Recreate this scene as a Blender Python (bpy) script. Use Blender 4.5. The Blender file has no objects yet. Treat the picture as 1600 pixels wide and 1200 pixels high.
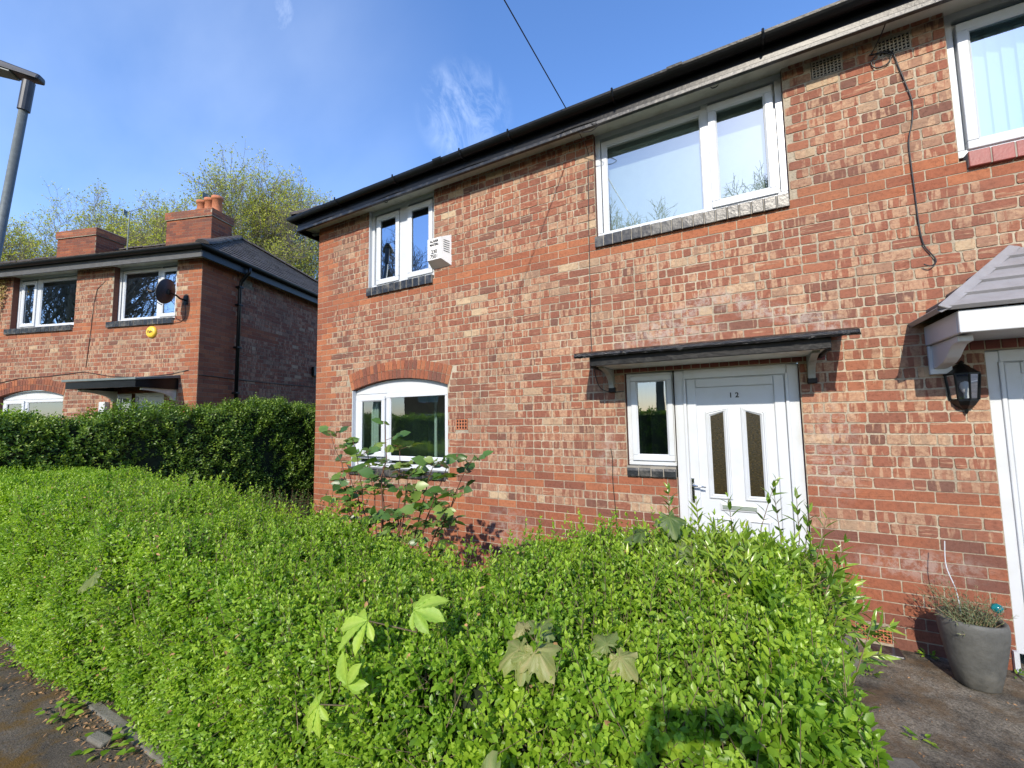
import bpy, bmesh, math, random
import numpy as np
from mathutils import Vector, Matrix, Quaternion
S = bpy.context.scene
COL = S.collection
random.seed(7)
RNG = np.random.default_rng(11)
R = math.radians

# ---------------------------------------------------------------- camera
cd = bpy.data.cameras.new('camera'); cam = bpy.data.objects.new('camera', cd); COL.objects.link(cam)
cd.sensor_width = 36.0; cd.lens = 14.85; cd.clip_start = 0.02; cd.clip_end = 2000
rt = Vector((0.87570731, 0.48258147, -0.01586948)); up = Vector((0.05322949, -0.06382107, 0.99654076)); fw = Vector((-0.4798993, 0.87352275, 0.08157614))
cam.matrix_world = Matrix(((rt.x, up.x, -fw.x, 5.7078), (rt.y, up.y, -fw.y, -4.1861), (rt.z, up.z, -fw.z, 1.7289), (0, 0, 0, 1)))
S.camera = cam
# ---------------------------------------------------------------- light
SUN_EL, SUN_AZ = R(33), R(8)          # azimuth measured from -Y towards +X
sd = Vector((math.sin(SUN_AZ) * math.cos(SUN_EL), -math.cos(SUN_AZ) * math.cos(SUN_EL), math.sin(SUN_EL)))
ld = bpy.data.lights.new('sun', 'SUN'); ld.energy = 3.25; ld.angle = R(0.55); ld.color = (1.0, 0.91, 0.77)
sun = bpy.data.objects.new('sun', ld); COL.objects.link(sun); sun.rotation_euler = sd.to_track_quat('Z', 'Y').to_euler()
w = bpy.data.worlds.new('World'); S.world = w; w.use_nodes = True
nt = w.node_tree; N = nt.nodes; bg = N['Background']
sky = N.new('ShaderNodeTexSky'); sky.sky_type = 'NISHITA'; sky.sun_disc = False
sky.sun_elevation = SUN_EL; sky.sun_rotation = R(180) - SUN_AZ; sky.air_density = 1.1; sky.dust_density = 0.5; sky.ozone_density = 3.2; sky.altitude = 50
tc = N.new('ShaderNodeTexCoord'); mp = N.new('ShaderNodeMapping'); mp.inputs['Location'].default_value = (3.4, 1.2, .3); mp.inputs['Rotation'].default_value = (0.5, 0.35, 0.6); mp.inputs['Scale'].default_value = (1.0, 3.6, 3.0)
nz = N.new('ShaderNodeTexNoise'); nz.inputs['Scale'].default_value = 1.5; nz.inputs['Detail'].default_value = 8; nz.inputs['Roughness'].default_value = 0.62; nz.inputs['Distortion'].default_value = 0.6
cr = N.new('ShaderNodeValToRGB'); cr.color_ramp.elements[0].position = 0.66; cr.color_ramp.elements[0].color = (0, 0, 0, 1); cr.color_ramp.elements[1].position = 0.9; cr.color_ramp.elements[1].color = (.34, .34, .34, 1)
mx = N.new('ShaderNodeMix'); mx.data_type = 'RGBA'; mx.inputs['B'].default_value = (7.5, 8.2, 9.0, 1)
L = nt.links.new
L(tc.outputs['Generated'], mp.inputs['Vector']); L(mp.outputs[0], nz.inputs['Vector']); L(nz.outputs['Fac'], cr.inputs[0])
hsv = N.new('ShaderNodeHueSaturation'); hsv.inputs['Saturation'].default_value = 1.02; hsv.inputs['Saturation'].default_value = 1.12; L(sky.outputs[0], hsv.inputs['Color']); 
# a small streaky cirrus above the roofline, and a thin veil over the upper left
dp_ = N.new('ShaderNodeVectorMath'); dp_.operation = 'DOT_PRODUCT'; dp_.inputs[1].default_value = (-.458, .653, .603); L(tc.outputs['Generated'], dp_.inputs[0])
mr = N.new('ShaderNodeMapRange'); mr.interpolation_type = 'SMOOTHSTEP'; mr.inputs[1].default_value = math.cos(R(6)); mr.inputs[2].default_value = math.cos(R(2)); L(dp_.outputs['Value'], mr.inputs[0])
mp2 = N.new('ShaderNodeMapping'); mp2.inputs['Rotation'].default_value = (R(20), R(30), R(-35)); mp2.inputs['Scale'].default_value = (14, 9, 2.2); L(tc.outputs['Generated'], mp2.inputs['Vector'])
nz2 = N.new('ShaderNodeTexNoise'); nz2.inputs['Scale'].default_value = 1.7; nz2.inputs['Detail'].default_value = 9; nz2.inputs['Roughness'].default_value = .66; nz2.inputs['Distortion'].default_value = .8; L(mp2.outputs[0], nz2.inputs['Vector'])
cr2 = N.new('ShaderNodeValToRGB'); cr2.color_ramp.elements[0].position = .44; cr2.color_ramp.elements[0].color = (0, 0, 0, 1); cr2.color_ramp.elements[1].position = .70; cr2.color_ramp.elements[1].color = (.16, .16, .16, 1); L(nz2.outputs['Fac'], cr2.inputs[0])
wm_ = N.new('ShaderNodeMath'); wm_.operation = 'MULTIPLY'; L(mr.outputs[0], wm_.inputs[0]); L(cr2.outputs[0], wm_.inputs[1])
dp3 = N.new('ShaderNodeVectorMath'); dp3.operation = 'DOT_PRODUCT'; dp3.inputs[1].default_value = (-.85, .22, .48); L(tc.outputs['Generated'], dp3.inputs[0])
mr3 = N.new('ShaderNodeMapRange'); mr3.interpolation_type = 'SMOOTHSTEP'; mr3.inputs[1].default_value = math.cos(R(38)); mr3.inputs[2].default_value = math.cos(R(5)); mr3.inputs[4].default_value = .13; L(dp3.outputs['Value'], mr3.inputs[0])
nz3 = N.new('ShaderNodeTexNoise'); nz3.inputs['Scale'].default_value = 2.2; nz3.inputs['Detail'].default_value = 6; L(mp.outputs[0], nz3.inputs['Vector'])
wm3 = N.new('ShaderNodeMath'); wm3.operation = 'MULTIPLY'; L(mr3.outputs[0], wm3.inputs[0]); L(nz3.outputs['Fac'], wm3.inputs[1])
mm_ = N.new('ShaderNodeMath'); mm_.operation = 'MAXIMUM'; L(wm_.outputs[0], mm_.inputs[0]); L(cr.outputs[0], mm_.inputs[1])
ms_ = N.new('ShaderNodeMath'); ms_.operation = 'ADD'; ms_.use_clamp = True; L(mm_.outputs[0], ms_.inputs[0]); L(wm3.outputs[0], ms_.inputs[1]); L(ms_.outputs[0], mx.inputs['Factor']); tn = N.new('ShaderNodeMix'); tn.data_type = 'RGBA'; tn.blend_type = 'MULTIPLY'; tn.inputs['Factor'].default_value = 1; tn.inputs['B'].default_value = (.98, 1.0, 1.16, 1); L(hsv.outputs[0], tn.inputs['A']); L(tn.outputs['Result'], mx.inputs['A']); L(mx.outputs['Result'], bg.inputs['Color']); bg.inputs['Strength'].default_value = 0.15
S.view_settings.view_transform = 'Standard'; S.view_settings.look = 'None'; S.view_settings.gamma = 1.0; S.view_settings.exposure = 0.84
S.cycles.max_bounces = 6; S.cycles.transparent_max_bounces = 12; S.cycles.use_denoising = True; S.cycles.sample_clamp_indirect = 6

# ---------------------------------------------------------------- helpers
def tag(o, label=None, cat=None, group=None, kind=None):
    if label: o['label'] = label
    if cat: o['category'] = cat
    if group: o['group'] = group
    if kind: o['kind'] = kind
    return o
def empty(name, loc=(0, 0, 0), rz=0):
    o = bpy.data.objects.new(name, None); o.location = loc; o.rotation_euler = (0, 0, rz); o.empty_display_size = .1; COL.objects.link(o); return o
def link(name, me, mat=None, parent=None):
    o = bpy.data.objects.new(name, me); COL.objects.link(o)
    if mat is not None:
        for m in (mat if isinstance(mat, (list, tuple)) else [mat]): me.materials.append(m)
    if parent is not None: o.parent = parent
    return o
class MB:
    """collects faces for one mesh"""
    def __init__(s): s.v = []; s.f = []; s.mi = []; s.m = 0
    def quad(s, a, b, c, d):
        n = len(s.v); s.v += [tuple(a), tuple(b), tuple(c), tuple(d)]; s.f.append((n, n+1, n+2, n+3)); s.mi.append(s.m)
    def poly(s, pts):
        n = len(s.v); s.v += [tuple(p) for p in pts]; s.f.append(tuple(range(n, n+len(pts)))); s.mi.append(s.m)
    def box(s, x0, x1, y0, y1, z0, z1):
        n = len(s.v)
        s.v += [(x0,y0,z0),(x1,y0,z0),(x1,y1,z0),(x0,y1,z0),(x0,y0,z1),(x1,y0,z1),(x1,y1,z1),(x0,y1,z1)]
        for f in ((0,3,2,1),(4,5,6,7),(0,1,5,4),(1,2,6,5),(2,3,7,6),(3,0,4,7)): s.f.append(tuple(n+i for i in f)); s.mi.append(s.m)
        return s
    def hexa(s, p):     # 8 corners: bottom 4 ccw, top 4 ccw
        n = len(s.v); s.v += [tuple(q) for q in p]
        for f in ((0,3,2,1),(4,5,6,7),(0,1,5,4),(1,2,6,5),(2,3,7,6),(3,0,4,7)): s.f.append(tuple(n+i for i in f)); s.mi.append(s.m)
        return s
    def prism(s, pts, ax, a0, a1):   # extrude 2D outline along axis
        def P(p, a):
            return (a, p[0], p[1]) if ax == 0 else (p[0], a, p[1]) if ax == 1 else (p[0], p[1], a)
        n = len(s.v); k = len(pts); s.v += [P(p, a0) for p in pts] + [P(p, a1) for p in pts]
        s.f.append(tuple(n+i for i in range(k))[::-1]); s.f.append(tuple(n+k+i for i in range(k))); s.mi += [s.m, s.m]
        for i in range(k): j = (i+1) % k; s.f.append((n+i, n+j, n+k+j, n+k+i)); s.mi.append(s.m)
        return s
    def tube(s, path, r, n=8, cap=True):
        path = [Vector(p) for p in path]; rs = r if isinstance(r, (list, tuple)) else [r]*len(path)
        prev = None; base = len(s.v)
        for i, p in enumerate(path):
            d = (path[min(i+1, len(path)-1)] - path[max(i-1, 0)]).normalized()
            if prev is None: a = d.orthogonal().normalized()
            else:
                a = prev - d*prev.dot(d); a.normalize()
            prev = a; b = d.cross(a)
            for k in range(n):
                t = 2*math.pi*k/n; q = p + (a*math.cos(t)+b*math.sin(t))*rs[i]; s.v.append(tuple(q))
        for i in range(len(path)-1):
            for k in range(n):
                k2 = (k+1) % n; s.f.append((base+i*n+k, base+i*n+k2, base+(i+1)*n+k2, base+(i+1)*n+k)); s.mi.append(s.m)
        if cap:
            s.f.append(tuple(base+k for k in range(n))[::-1]); s.f.append(tuple(base+(len(path)-1)*n+k for k in range(n))); s.mi += [s.m, s.m]
        return s
    def lathe(s, prof, c=(0, 0, 0), n=24, a0=0, a1=2*math.pi):
        full = abs(a1-a0-2*math.pi) < 1e-6; m = n if full else n+1; base = len(s.v)
        for r, z in prof:
            for k in range(m):
                t = a0+(a1-a0)*k/n; s.v.append((c[0]+r*math.cos(t), c[1]+r*math.sin(t), c[2]+z))
        for i in range(len(prof)-1):
            for k in range(n):
                k2 = (k+1) % m if full else k+1
                s.f.append((base+i*m+k, base+i*m+k2, base+(i+1)*m+k2, base+(i+1)*m+k)); s.mi.append(s.m)
        return s
    def mesh(s, name, smooth=False):
        me = bpy.data.meshes.new(name); me.from_pydata(s.v, [], s.f); me.polygons.foreach_set('material_index', s.mi)
        if smooth: me.polygons.foreach_set('use_smooth', [True]*len(s.f))
        me.update(); return me
    def build(s, name, mat=None, parent=None, smooth=False, bevel=0, seg=2):
        o = link(name, s.mesh(name, smooth), mat, parent)
        if bevel:
            b = o.modifiers.new('bevel', 'BEVEL'); b.width = bevel; b.segments = seg; b.limit_method = 'ANGLE'; b.angle_limit = R(35)
        return o
def smoothang(o, a=40):
    me = o.data; me.polygons.foreach_set('use_smooth', [True]*len(me.polygons))
    try: me.set_sharp_from_angle(angle=R(a))
    except Exception: pass

# ---------------------------------------------------------------- materials
def newmat(name):
    m = bpy.data.materials.new(name); m.use_nodes = True; nt = m.node_tree
    return m, nt, nt.nodes, nt.links.new, nt.nodes['Principled BSDF']
def ramp(N, stops, interp='LINEAR'):
    r = N.new('ShaderNodeValToRGB'); e = r.color_ramp.elements; r.color_ramp.interpolation = interp
    while len(e) < len(stops): e.new(.5)
    for i, (p, c) in enumerate(stops): e[i].position = p; e[i].color = (c[0], c[1], c[2], 1) if len(c) == 3 else c
    return r
def noise(N, L, vec, scale, detail=4, rough=.55, dist=0):
    n = N.new('ShaderNodeTexNoise'); n.inputs['Scale'].default_value = scale; n.inputs['Detail'].default_value = detail
    n.inputs['Roughness'].default_value = rough; n.inputs['Distortion'].default_value = dist
    if vec is not None: L(vec, n.inputs['Vector'])
    return n
def mixc(N, L, fac, a, b, mode='MIX'):
    m = N.new('ShaderNodeMix'); m.data_type = 'RGBA'; m.blend_type = mode
    for k, v in (('Factor', fac), ('A', a), ('B', b)):
        if isinstance(v, bpy.types.NodeSocket): L(v, m.inputs[k])
        elif isinstance(v, (int, float)): m.inputs[k].default_value = v
        else: m.inputs[k].default_value = (v[0], v[1], v[2], 1)
    return m.outputs['Result']
def math_(N, L, op, a, b=None, c=None, clamp=False):
    m = N.new('ShaderNodeMath'); m.operation = op; m.use_clamp = clamp
    for i, v in enumerate((a, b, c)):
        if v is None: continue
        if isinstance(v, bpy.types.NodeSocket): L(v, m.inputs[i])
        else: m.inputs[i].default_value = v
    return m.outputs[0]
def bump(N, L, h, strength, dist, b):
    n = N.new('ShaderNodeBump'); n.inputs['Strength'].default_value = strength; n.inputs['Distance'].default_value = dist
    L(h, n.inputs['Height']); L(n.outputs[0], b.inputs['Normal']); return n
def simple(name, col, rough=.5, metal=0, var=.12, nscale=9, spec=.5, bumpd=0, bscale=60, dirt=None, dirt_amt=.5, dscale=3, coat=0):
    m, nt, N, L, b = newmat(name)
    tc = N.new('ShaderNodeTexCoord'); n = noise(N, L, tc.outputs['Object'], nscale, 5, .6)
    r = ramp(N, [(.25, [c*(1-var) for c in col]), (.75, [min(1, c*(1+var)) for c in col])]); L(n.outputs['Fac'], r.inputs[0])
    out = r.outputs[0]
    if dirt:
        n2 = noise(N, L, tc.outputs['Object'], dscale, 9, .68); r2 = ramp(N, [(.48, (0, 0, 0)), (.72, (dirt_amt,)*3)]); L(n2.outputs['Fac'], r2.inputs[0])
        out = mixc(N, L, r2.outputs[0], out, dirt)
    L(out, b.inputs['Base Color']); b.inputs['Roughness'].default_value = rough; b.inputs['Metallic'].default_value = metal
    b.inputs['Specular IOR Level'].default_value = spec; b.inputs['Coat Weight'].default_value = coat
    if bumpd:
        n3 = noise(N, L, tc.outputs['Object'], bscale, 6, .65); bump(N, L, n3.outputs['Fac'], .8, bumpd, b)
    return m
def brick_mat(name, tint=(1, 1, 1), stripes=1.0):
    m, nt, N, L, b = newmat(name)
    at = N.new('ShaderNodeAttribute'); at.attribute_name = 'bk'; sep = N.new('ShaderNodeSeparateColor'); L(at.outputs['Color'], sep.inputs[0])
    r1, ty, r2 = sep.outputs[0], sep.outputs[1], sep.outputs[2]
    uv = N.new('ShaderNodeUVMap'); uv.uv_map = 'UVMap'
    off = N.new('ShaderNodeCombineXYZ'); L(math_(N, L, 'MULTIPLY', r1, 37.), off.inputs[0]); L(math_(N, L, 'MULTIPLY', r2, 23.), off.inputs[1]); L(math_(N, L, 'MULTIPLY', r1, 91.), off.inputs[2])
    va = N.new('ShaderNodeVectorMath'); va.operation = 'ADD'; L(uv.outputs[0], va.inputs[0]); L(off.outputs[0], va.inputs[1])
    rust = ramp(N, [(0, (.14, .070, .055)), (.08, (.18, .076, .054)), (.28, (.215, .083, .056)), (.60, (.245, .092, .059)), (.82, (.28, .110, .066)), (.90, (.28, .14, .095)), (.96, (.25, .155, .11)), (.988, (.42, .31, .21))]); L(r1, rust.inputs[0])
    sm = ramp(N, [(0, (.145, .060, .046)), (.2, (.19, .070, .047)), (.45, (.245, .083, .047)), (.75, (.295, .104, .054)), (1, (.34, .13, .066))]); L(r1, sm.inputs[0])
    # vertical rolled stripes of the rustic bricks
    m1 = N.new('ShaderNodeMapping'); L(va.outputs[0], m1.inputs[0]); m1.inputs['Scale'].default_value = (24, 2.6, 1)
    n1 = noise(N, L, m1.outputs[0], 1, 3, .5, .25)
    thr = math_(N, L, 'MULTIPLY_ADD', r2, .22, .40)
    st = math_(N, L, 'MULTIPLY', math_(N, L, 'SUBTRACT', n1.outputs['Fac'], thr), 20, clamp=True)
    m2 = N.new('ShaderNodeMapping'); L(va.outputs[0], m2.inputs[0]); m2.inputs['Scale'].default_value = (5, 48, 1)
    n2 = noise(N, L, m2.outputs[0], 1, 3, .5, .4)
    hs = math_(N, L, 'MULTIPLY', math_(N, L, 'MULTIPLY', math_(N, L, 'SUBTRACT', n2.outputs['Fac'], .56), 12, clamp=True), math_(N, L, 'GREATER_THAN', r2, .80))
    stripe = math_(N, L, 'MULTIPLY', math_(N, L, 'MAXIMUM', math_(N, L, 'MULTIPLY', st, math_(N, L, 'LESS_THAN', r2, .80)), hs), .70*stripes)
    n3 = noise(N, L, va.outputs[0], 38, 5, .7)
    cream = ramp(N, [(.3, (.31, .17, .115)), (.7, (.46, .32, .215))]); L(n3.outputs['Fac'], cream.inputs[0])
    rc = mixc(N, L, stripe, rust.outputs[0], cream.outputs[0])
    base = mixc(N, L, ty, rc, sm.outputs[0])
    mott = ramp(N, [(.28, (.66, .62, .6)), (.5, (1, 1, 1)), (.75, (1.16, 1.13, 1.1))]); L(n3.outputs['Fac'], mott.inputs[0])
    base = mixc(N, L, 1.0, base, mott.outputs[0], 'MULTIPLY')
    # sooty / limey patches
    n4 = noise(N, L, uv.outputs[0], .75, 9, .68); soot = ramp(N, [(.46, (0, 0, 0)), (.66, (.45, .45, .45))]); L(n4.outputs['Fac'], soot.inputs[0])
    base = mixc(N, L, soot.outputs[0], base, (.13, .07, .055))
    base = mixc(N, L, 1.0, base, tint, 'MULTIPLY')
    base = stain(N, L, uv, base)
    L(base, b.inputs['Base Color']); b.inputs['Roughness'].default_value = .85; b.inputs['Specular IOR Level'].default_value = .25
    h = math_(N, L, 'ADD', n3.outputs['Fac'], math_(N, L, 'MULTIPLY', stripe, .5))
    bump(N, L, h, .9, .004, b)
    return m
def stain(N, L, uv, base):
    """lime bloom and splashes: patches with their own place on the front wall (u, v in metres)"""
    sx = N.new('ShaderNodeSeparateXYZ'); L(uv.outputs[0], sx.inputs[0])
    n = noise(N, L, uv.outputs[0], 13.0, 10, .8)
    tot = None
    for (cx, cz, rx, rz, amt) in ((5.1, 2.52, .55, .16, .6), (3.35, .52, .35, .28, .4), (6.3, 1.45, .22, .5, .4), (4.5, 1.35, .13, .35, .4), (6.75, .62, .45, .14, .45)):
        dx = math_(N, L, 'DIVIDE', math_(N, L, 'SUBTRACT', sx.outputs[0], cx), rx); dz = math_(N, L, 'DIVIDE', math_(N, L, 'SUBTRACT', sx.outputs[1], cz), rz)
        d = math_(N, L, 'ADD', math_(N, L, 'MULTIPLY', dx, dx), math_(N, L, 'MULTIPLY', dz, dz))
        f = math_(N, L, 'MULTIPLY', math_(N, L, 'SUBTRACT', 1.0, d, clamp=True), amt)
        tot = f if tot is None else math_(N, L, 'MAXIMUM', tot, f)
    fx = math_(N, L, 'SUBTRACT', 2.80, math_(N, L, 'MULTIPLY', math_(N, L, 'ABSOLUTE', math_(N, L, 'SUBTRACT', sx.outputs[0], 5.50)), .42))
    n8 = noise(N, L, uv.outputs[0], 3.5, 6, .7); wob = math_(N, L, 'MULTIPLY', math_(N, L, 'SUBTRACT', n8.outputs['Fac'], .5), .35)
    dz2 = math_(N, L, 'DIVIDE', math_(N, L, 'ABSOLUTE', math_(N, L, 'ADD', math_(N, L, 'SUBTRACT', sx.outputs[1], fx), wob)), .13)
    inr = math_(N, L, 'MULTIPLY', math_(N, L, 'SUBTRACT', .98, math_(N, L, 'ABSOLUTE', math_(N, L, 'SUBTRACT', sx.outputs[0], 5.55))), 6, clamp=True)
    tot = math_(N, L, 'MAXIMUM', tot, math_(N, L, 'MULTIPLY', math_(N, L, 'MULTIPLY', math_(N, L, 'SUBTRACT', 1.0, dz2, clamp=True), 1.1, clamp=True), math_(N, L, 'MULTIPLY', inr, .62)))
    k = ramp(N, [(.46, (0, 0, 0)), (.55, (1, 1, 1))]); L(n.outputs['Fac'], k.inputs[0])
    return mixc(N, L, math_(N, L, 'MULTIPLY', tot, k.outputs[0]), base, (.40, .345, .30))
def mortar_mat(name, col=(.38, .325, .245)):
    m, nt, N, L, b = newmat(name)
    uv = N.new('ShaderNodeUVMap'); uv.uv_map = 'UVMap'
    n = noise(N, L, uv.outputs[0], 55, 6, .7); n2 = noise(N, L, uv.outputs[0], 2.2, 6, .6)
    r = ramp(N, [(.3, [c*.62 for c in col]), (.5, col), (.75, [c*1.25 for c in col])]); L(n.outputs['Fac'], r.inputs[0])
    r2 = ramp(N, [(.35, (.72, .72, .72)), (.65, (1.1, 1.1, 1.1))]); L(n2.outputs['Fac'], r2.inputs[0])
    base = mixc(N, L, 1, r.outputs[0], r2.outputs[0], 'MULTIPLY'); base = stain(N, L, uv, base)
    L(base, b.inputs['Base Color']); b.inputs['Roughness'].default_value = .95; b.inputs['Specular IOR Level'].default_value = .1
    bump(N, L, n.outputs['Fac'], .8, .004, b); return m
def leaf_mat(name, c0, c1, c2, rough=.38, trans=.35, spec=.45):
    m, nt, N, L, b = newmat(name)
    at = N.new('ShaderNodeAttribute'); at.attribute_name = 'rnd'
    r = ramp(N, [(0, c0), (.5, c1), (1, c2)]); L(at.outputs['Fac'], r.inputs[0])
    tc = N.new('ShaderNodeTexCoord'); n = noise(N, L, tc.outputs['Object'], 3.4, 5, .65); rr = ramp(N, [(.3, (.66, .78, .72)), (.5, (1, 1, 1)), (.7, (1.2, 1.1, .95))]); L(n.outputs['Fac'], rr.inputs[0])
    col = mixc(N, L, 1, r.outputs[0], rr.outputs[0], 'MULTIPLY')
    L(col, b.inputs['Base Color']); b.inputs['Roughness'].default_value = rough; b.inputs['Specular IOR Level'].default_value = spec
    t = N.new('ShaderNodeBsdfTranslucent'); tcx = mixc(N, L, 1, col, (1.5, 1.6, .55), 'MULTIPLY'); L(tcx, t.inputs['Color'])
    ms = N.new('ShaderNodeMixShader'); ms.inputs[0].default_value = trans; L(b.outputs[0], ms.inputs[1]); L(t.outputs[0], ms.inputs[2])
    L(ms.outputs[0], N['Material Output'].inputs['Surface']); return m
def glass_mat(name, refl=.3, tint=(.8, .9, .88), gtint=(.9, .95, 1)):
    m, nt, N, L, b = newmat(name); N.remove(b)
    g = N.new('ShaderNodeBsdfGlossy'); g.inputs['Roughness'].default_value = .004; g.inputs['Color'].default_value = (*gtint, 1)
    t = N.new('ShaderNodeBsdfTransparent'); t.inputs['Color'].default_value = (*tint, 1)
    fr = N.new('ShaderNodeFresnel'); fr.inputs['IOR'].default_value = 1.5
    tc = N.new('ShaderNodeTexCoord'); n = noise(N, L, tc.outputs['Object'], 1.6, 2); bp = N.new('ShaderNodeBump'); bp.inputs['Strength'].default_value = .05; bp.inputs['Distance'].default_value = .02; L(n.outputs['Fac'], bp.inputs['Height']); L(bp.outputs[0], g.inputs['Normal'])
    f = math_(N, L, 'ADD', math_(N, L, 'MULTIPLY', fr.outputs[0], 1.2), refl, clamp=True)
    ms = N.new('ShaderNodeMixShader'); L(f, ms.inputs[0]); L(t.outputs[0], ms.inputs[1]); L(g.outputs[0], ms.inputs[2])
    L(ms.outputs[0], N['Material Output'].inputs['Surface']); return m
M = {}
M['brick'] = brick_mat('rustic_brick', (1.04, 1.05, .99)); M['brick_old'] = brick_mat('old_brick', (1.0, .94, .94))
M['mortar'] = mortar_mat('lime_mortar')
M['upvc'] = simple('white_upvc', (.54, .57, .60), .28, var=.03, nscale=3, dirt=(.40, .40, .33), dirt_amt=.30, dscale=4)
M['upvc_old'] = simple('painted_upvc', (.52, .54, .56), .35, var=.04, dirt=(.45, .44, .36), dirt_amt=.3)
M['soffit'] = simple('soffit_paint', (.60, .60, .52), .6, var=.08, dirt=(.30, .28, .2), dirt_amt=.5, dscale=6)
M['black'] = simple('black_gutter', (.006, .0065, .007), .34, var=.3, spec=.3, bumpd=.002, bscale=30)
M['blackwood'] = simple('black_painted_board', (.010, .011, .012), .36, var=.4, bumpd=.006, bscale=22, dirt=(.16, .155, .145), dirt_amt=.45, dscale=7)
M['blackcan'] = simple('black_gloss_board', (.006, .006, .0065), .42, var=.4, spec=.25, bumpd=.006, bscale=26, dirt=(.10, .10, .09), dirt_amt=.25, dscale=11)
M['bitumen'] = simple('bitumen_felt', (.007, .007, .0075), .22, var=.4, spec=.45, bumpd=.03, bscale=18)
M['blacktile'] = simple('black_sill_tile', (.02, .022, .025), .3, var=.3, bumpd=.003, bscale=25, dirt=(.33, .31, .26), dirt_amt=.45, dscale=7)
M['redtile'] = simple('red_sill_tile', (.24, .055, .045), .45, var=.2, bumpd=.002)
M['lead'] = simple('lead_sheet', (.14, .17, .165), .5, var=.15, bumpd=.003, bscale=12)
M['grp'] = simple('grey_moulded_roof', (.24, .235, .245), .5, var=.12, bumpd=.003, bscale=40, dirt=(.12, .11, .1), dirt_amt=.4, dscale=4)
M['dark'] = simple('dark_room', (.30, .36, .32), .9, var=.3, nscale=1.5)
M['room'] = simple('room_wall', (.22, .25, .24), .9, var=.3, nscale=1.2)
M['curtain'] = simple('pale_curtain', (.40, .50, .46), .8, var=.1)
M['blind'] = simple('vertical_blind', (.62, .76, .82), .7, var=.06)
M['net'] = simple('roller_blind', (.60, .64, .62), .8, var=.06)
M['chrome'] = simple('chrome', (.6, .6, .6), .18, 1, var=.05)
M['letter'] = simple('letter_plate', (.36, .42, .36), .35, .5, var=.08)
M['blackink'] = simple('black_print', (.01, .01, .01), .5)
M['concrete'] = simple('old_concrete', (.15, .14, .115), .9, var=.25, nscale=14, bumpd=.01, bscale=50, dirt=(.07, .07, .055), dirt_amt=.8, dscale=5)
M['terracotta'] = simple('terracotta', (.42, .15, .07), .8, var=.2, nscale=14, bumpd=.003)
M['cable'] = simple('black_cable', (.012, .012, .013), .45)
M['glass'] = glass_mat('window_glass', .16); M['glass_up'] = glass_mat('upper_glass', .42, gtint=(.62, .67, .66)); M['glass_mid'] = glass_mat('mid_glass', .55, gtint=(.72, .8, .9))
M['glass_lamp'] = glass_mat('lantern_glass', .12, (.95, .97, .97))
M['galv'] = simple('galvanised_steel', (.15, .17, .165), .5, .5, var=.22, nscale=25)
M['steel'] = simple('painted_steel', (.045, .05, .06), .45, .3, var=.2)

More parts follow.
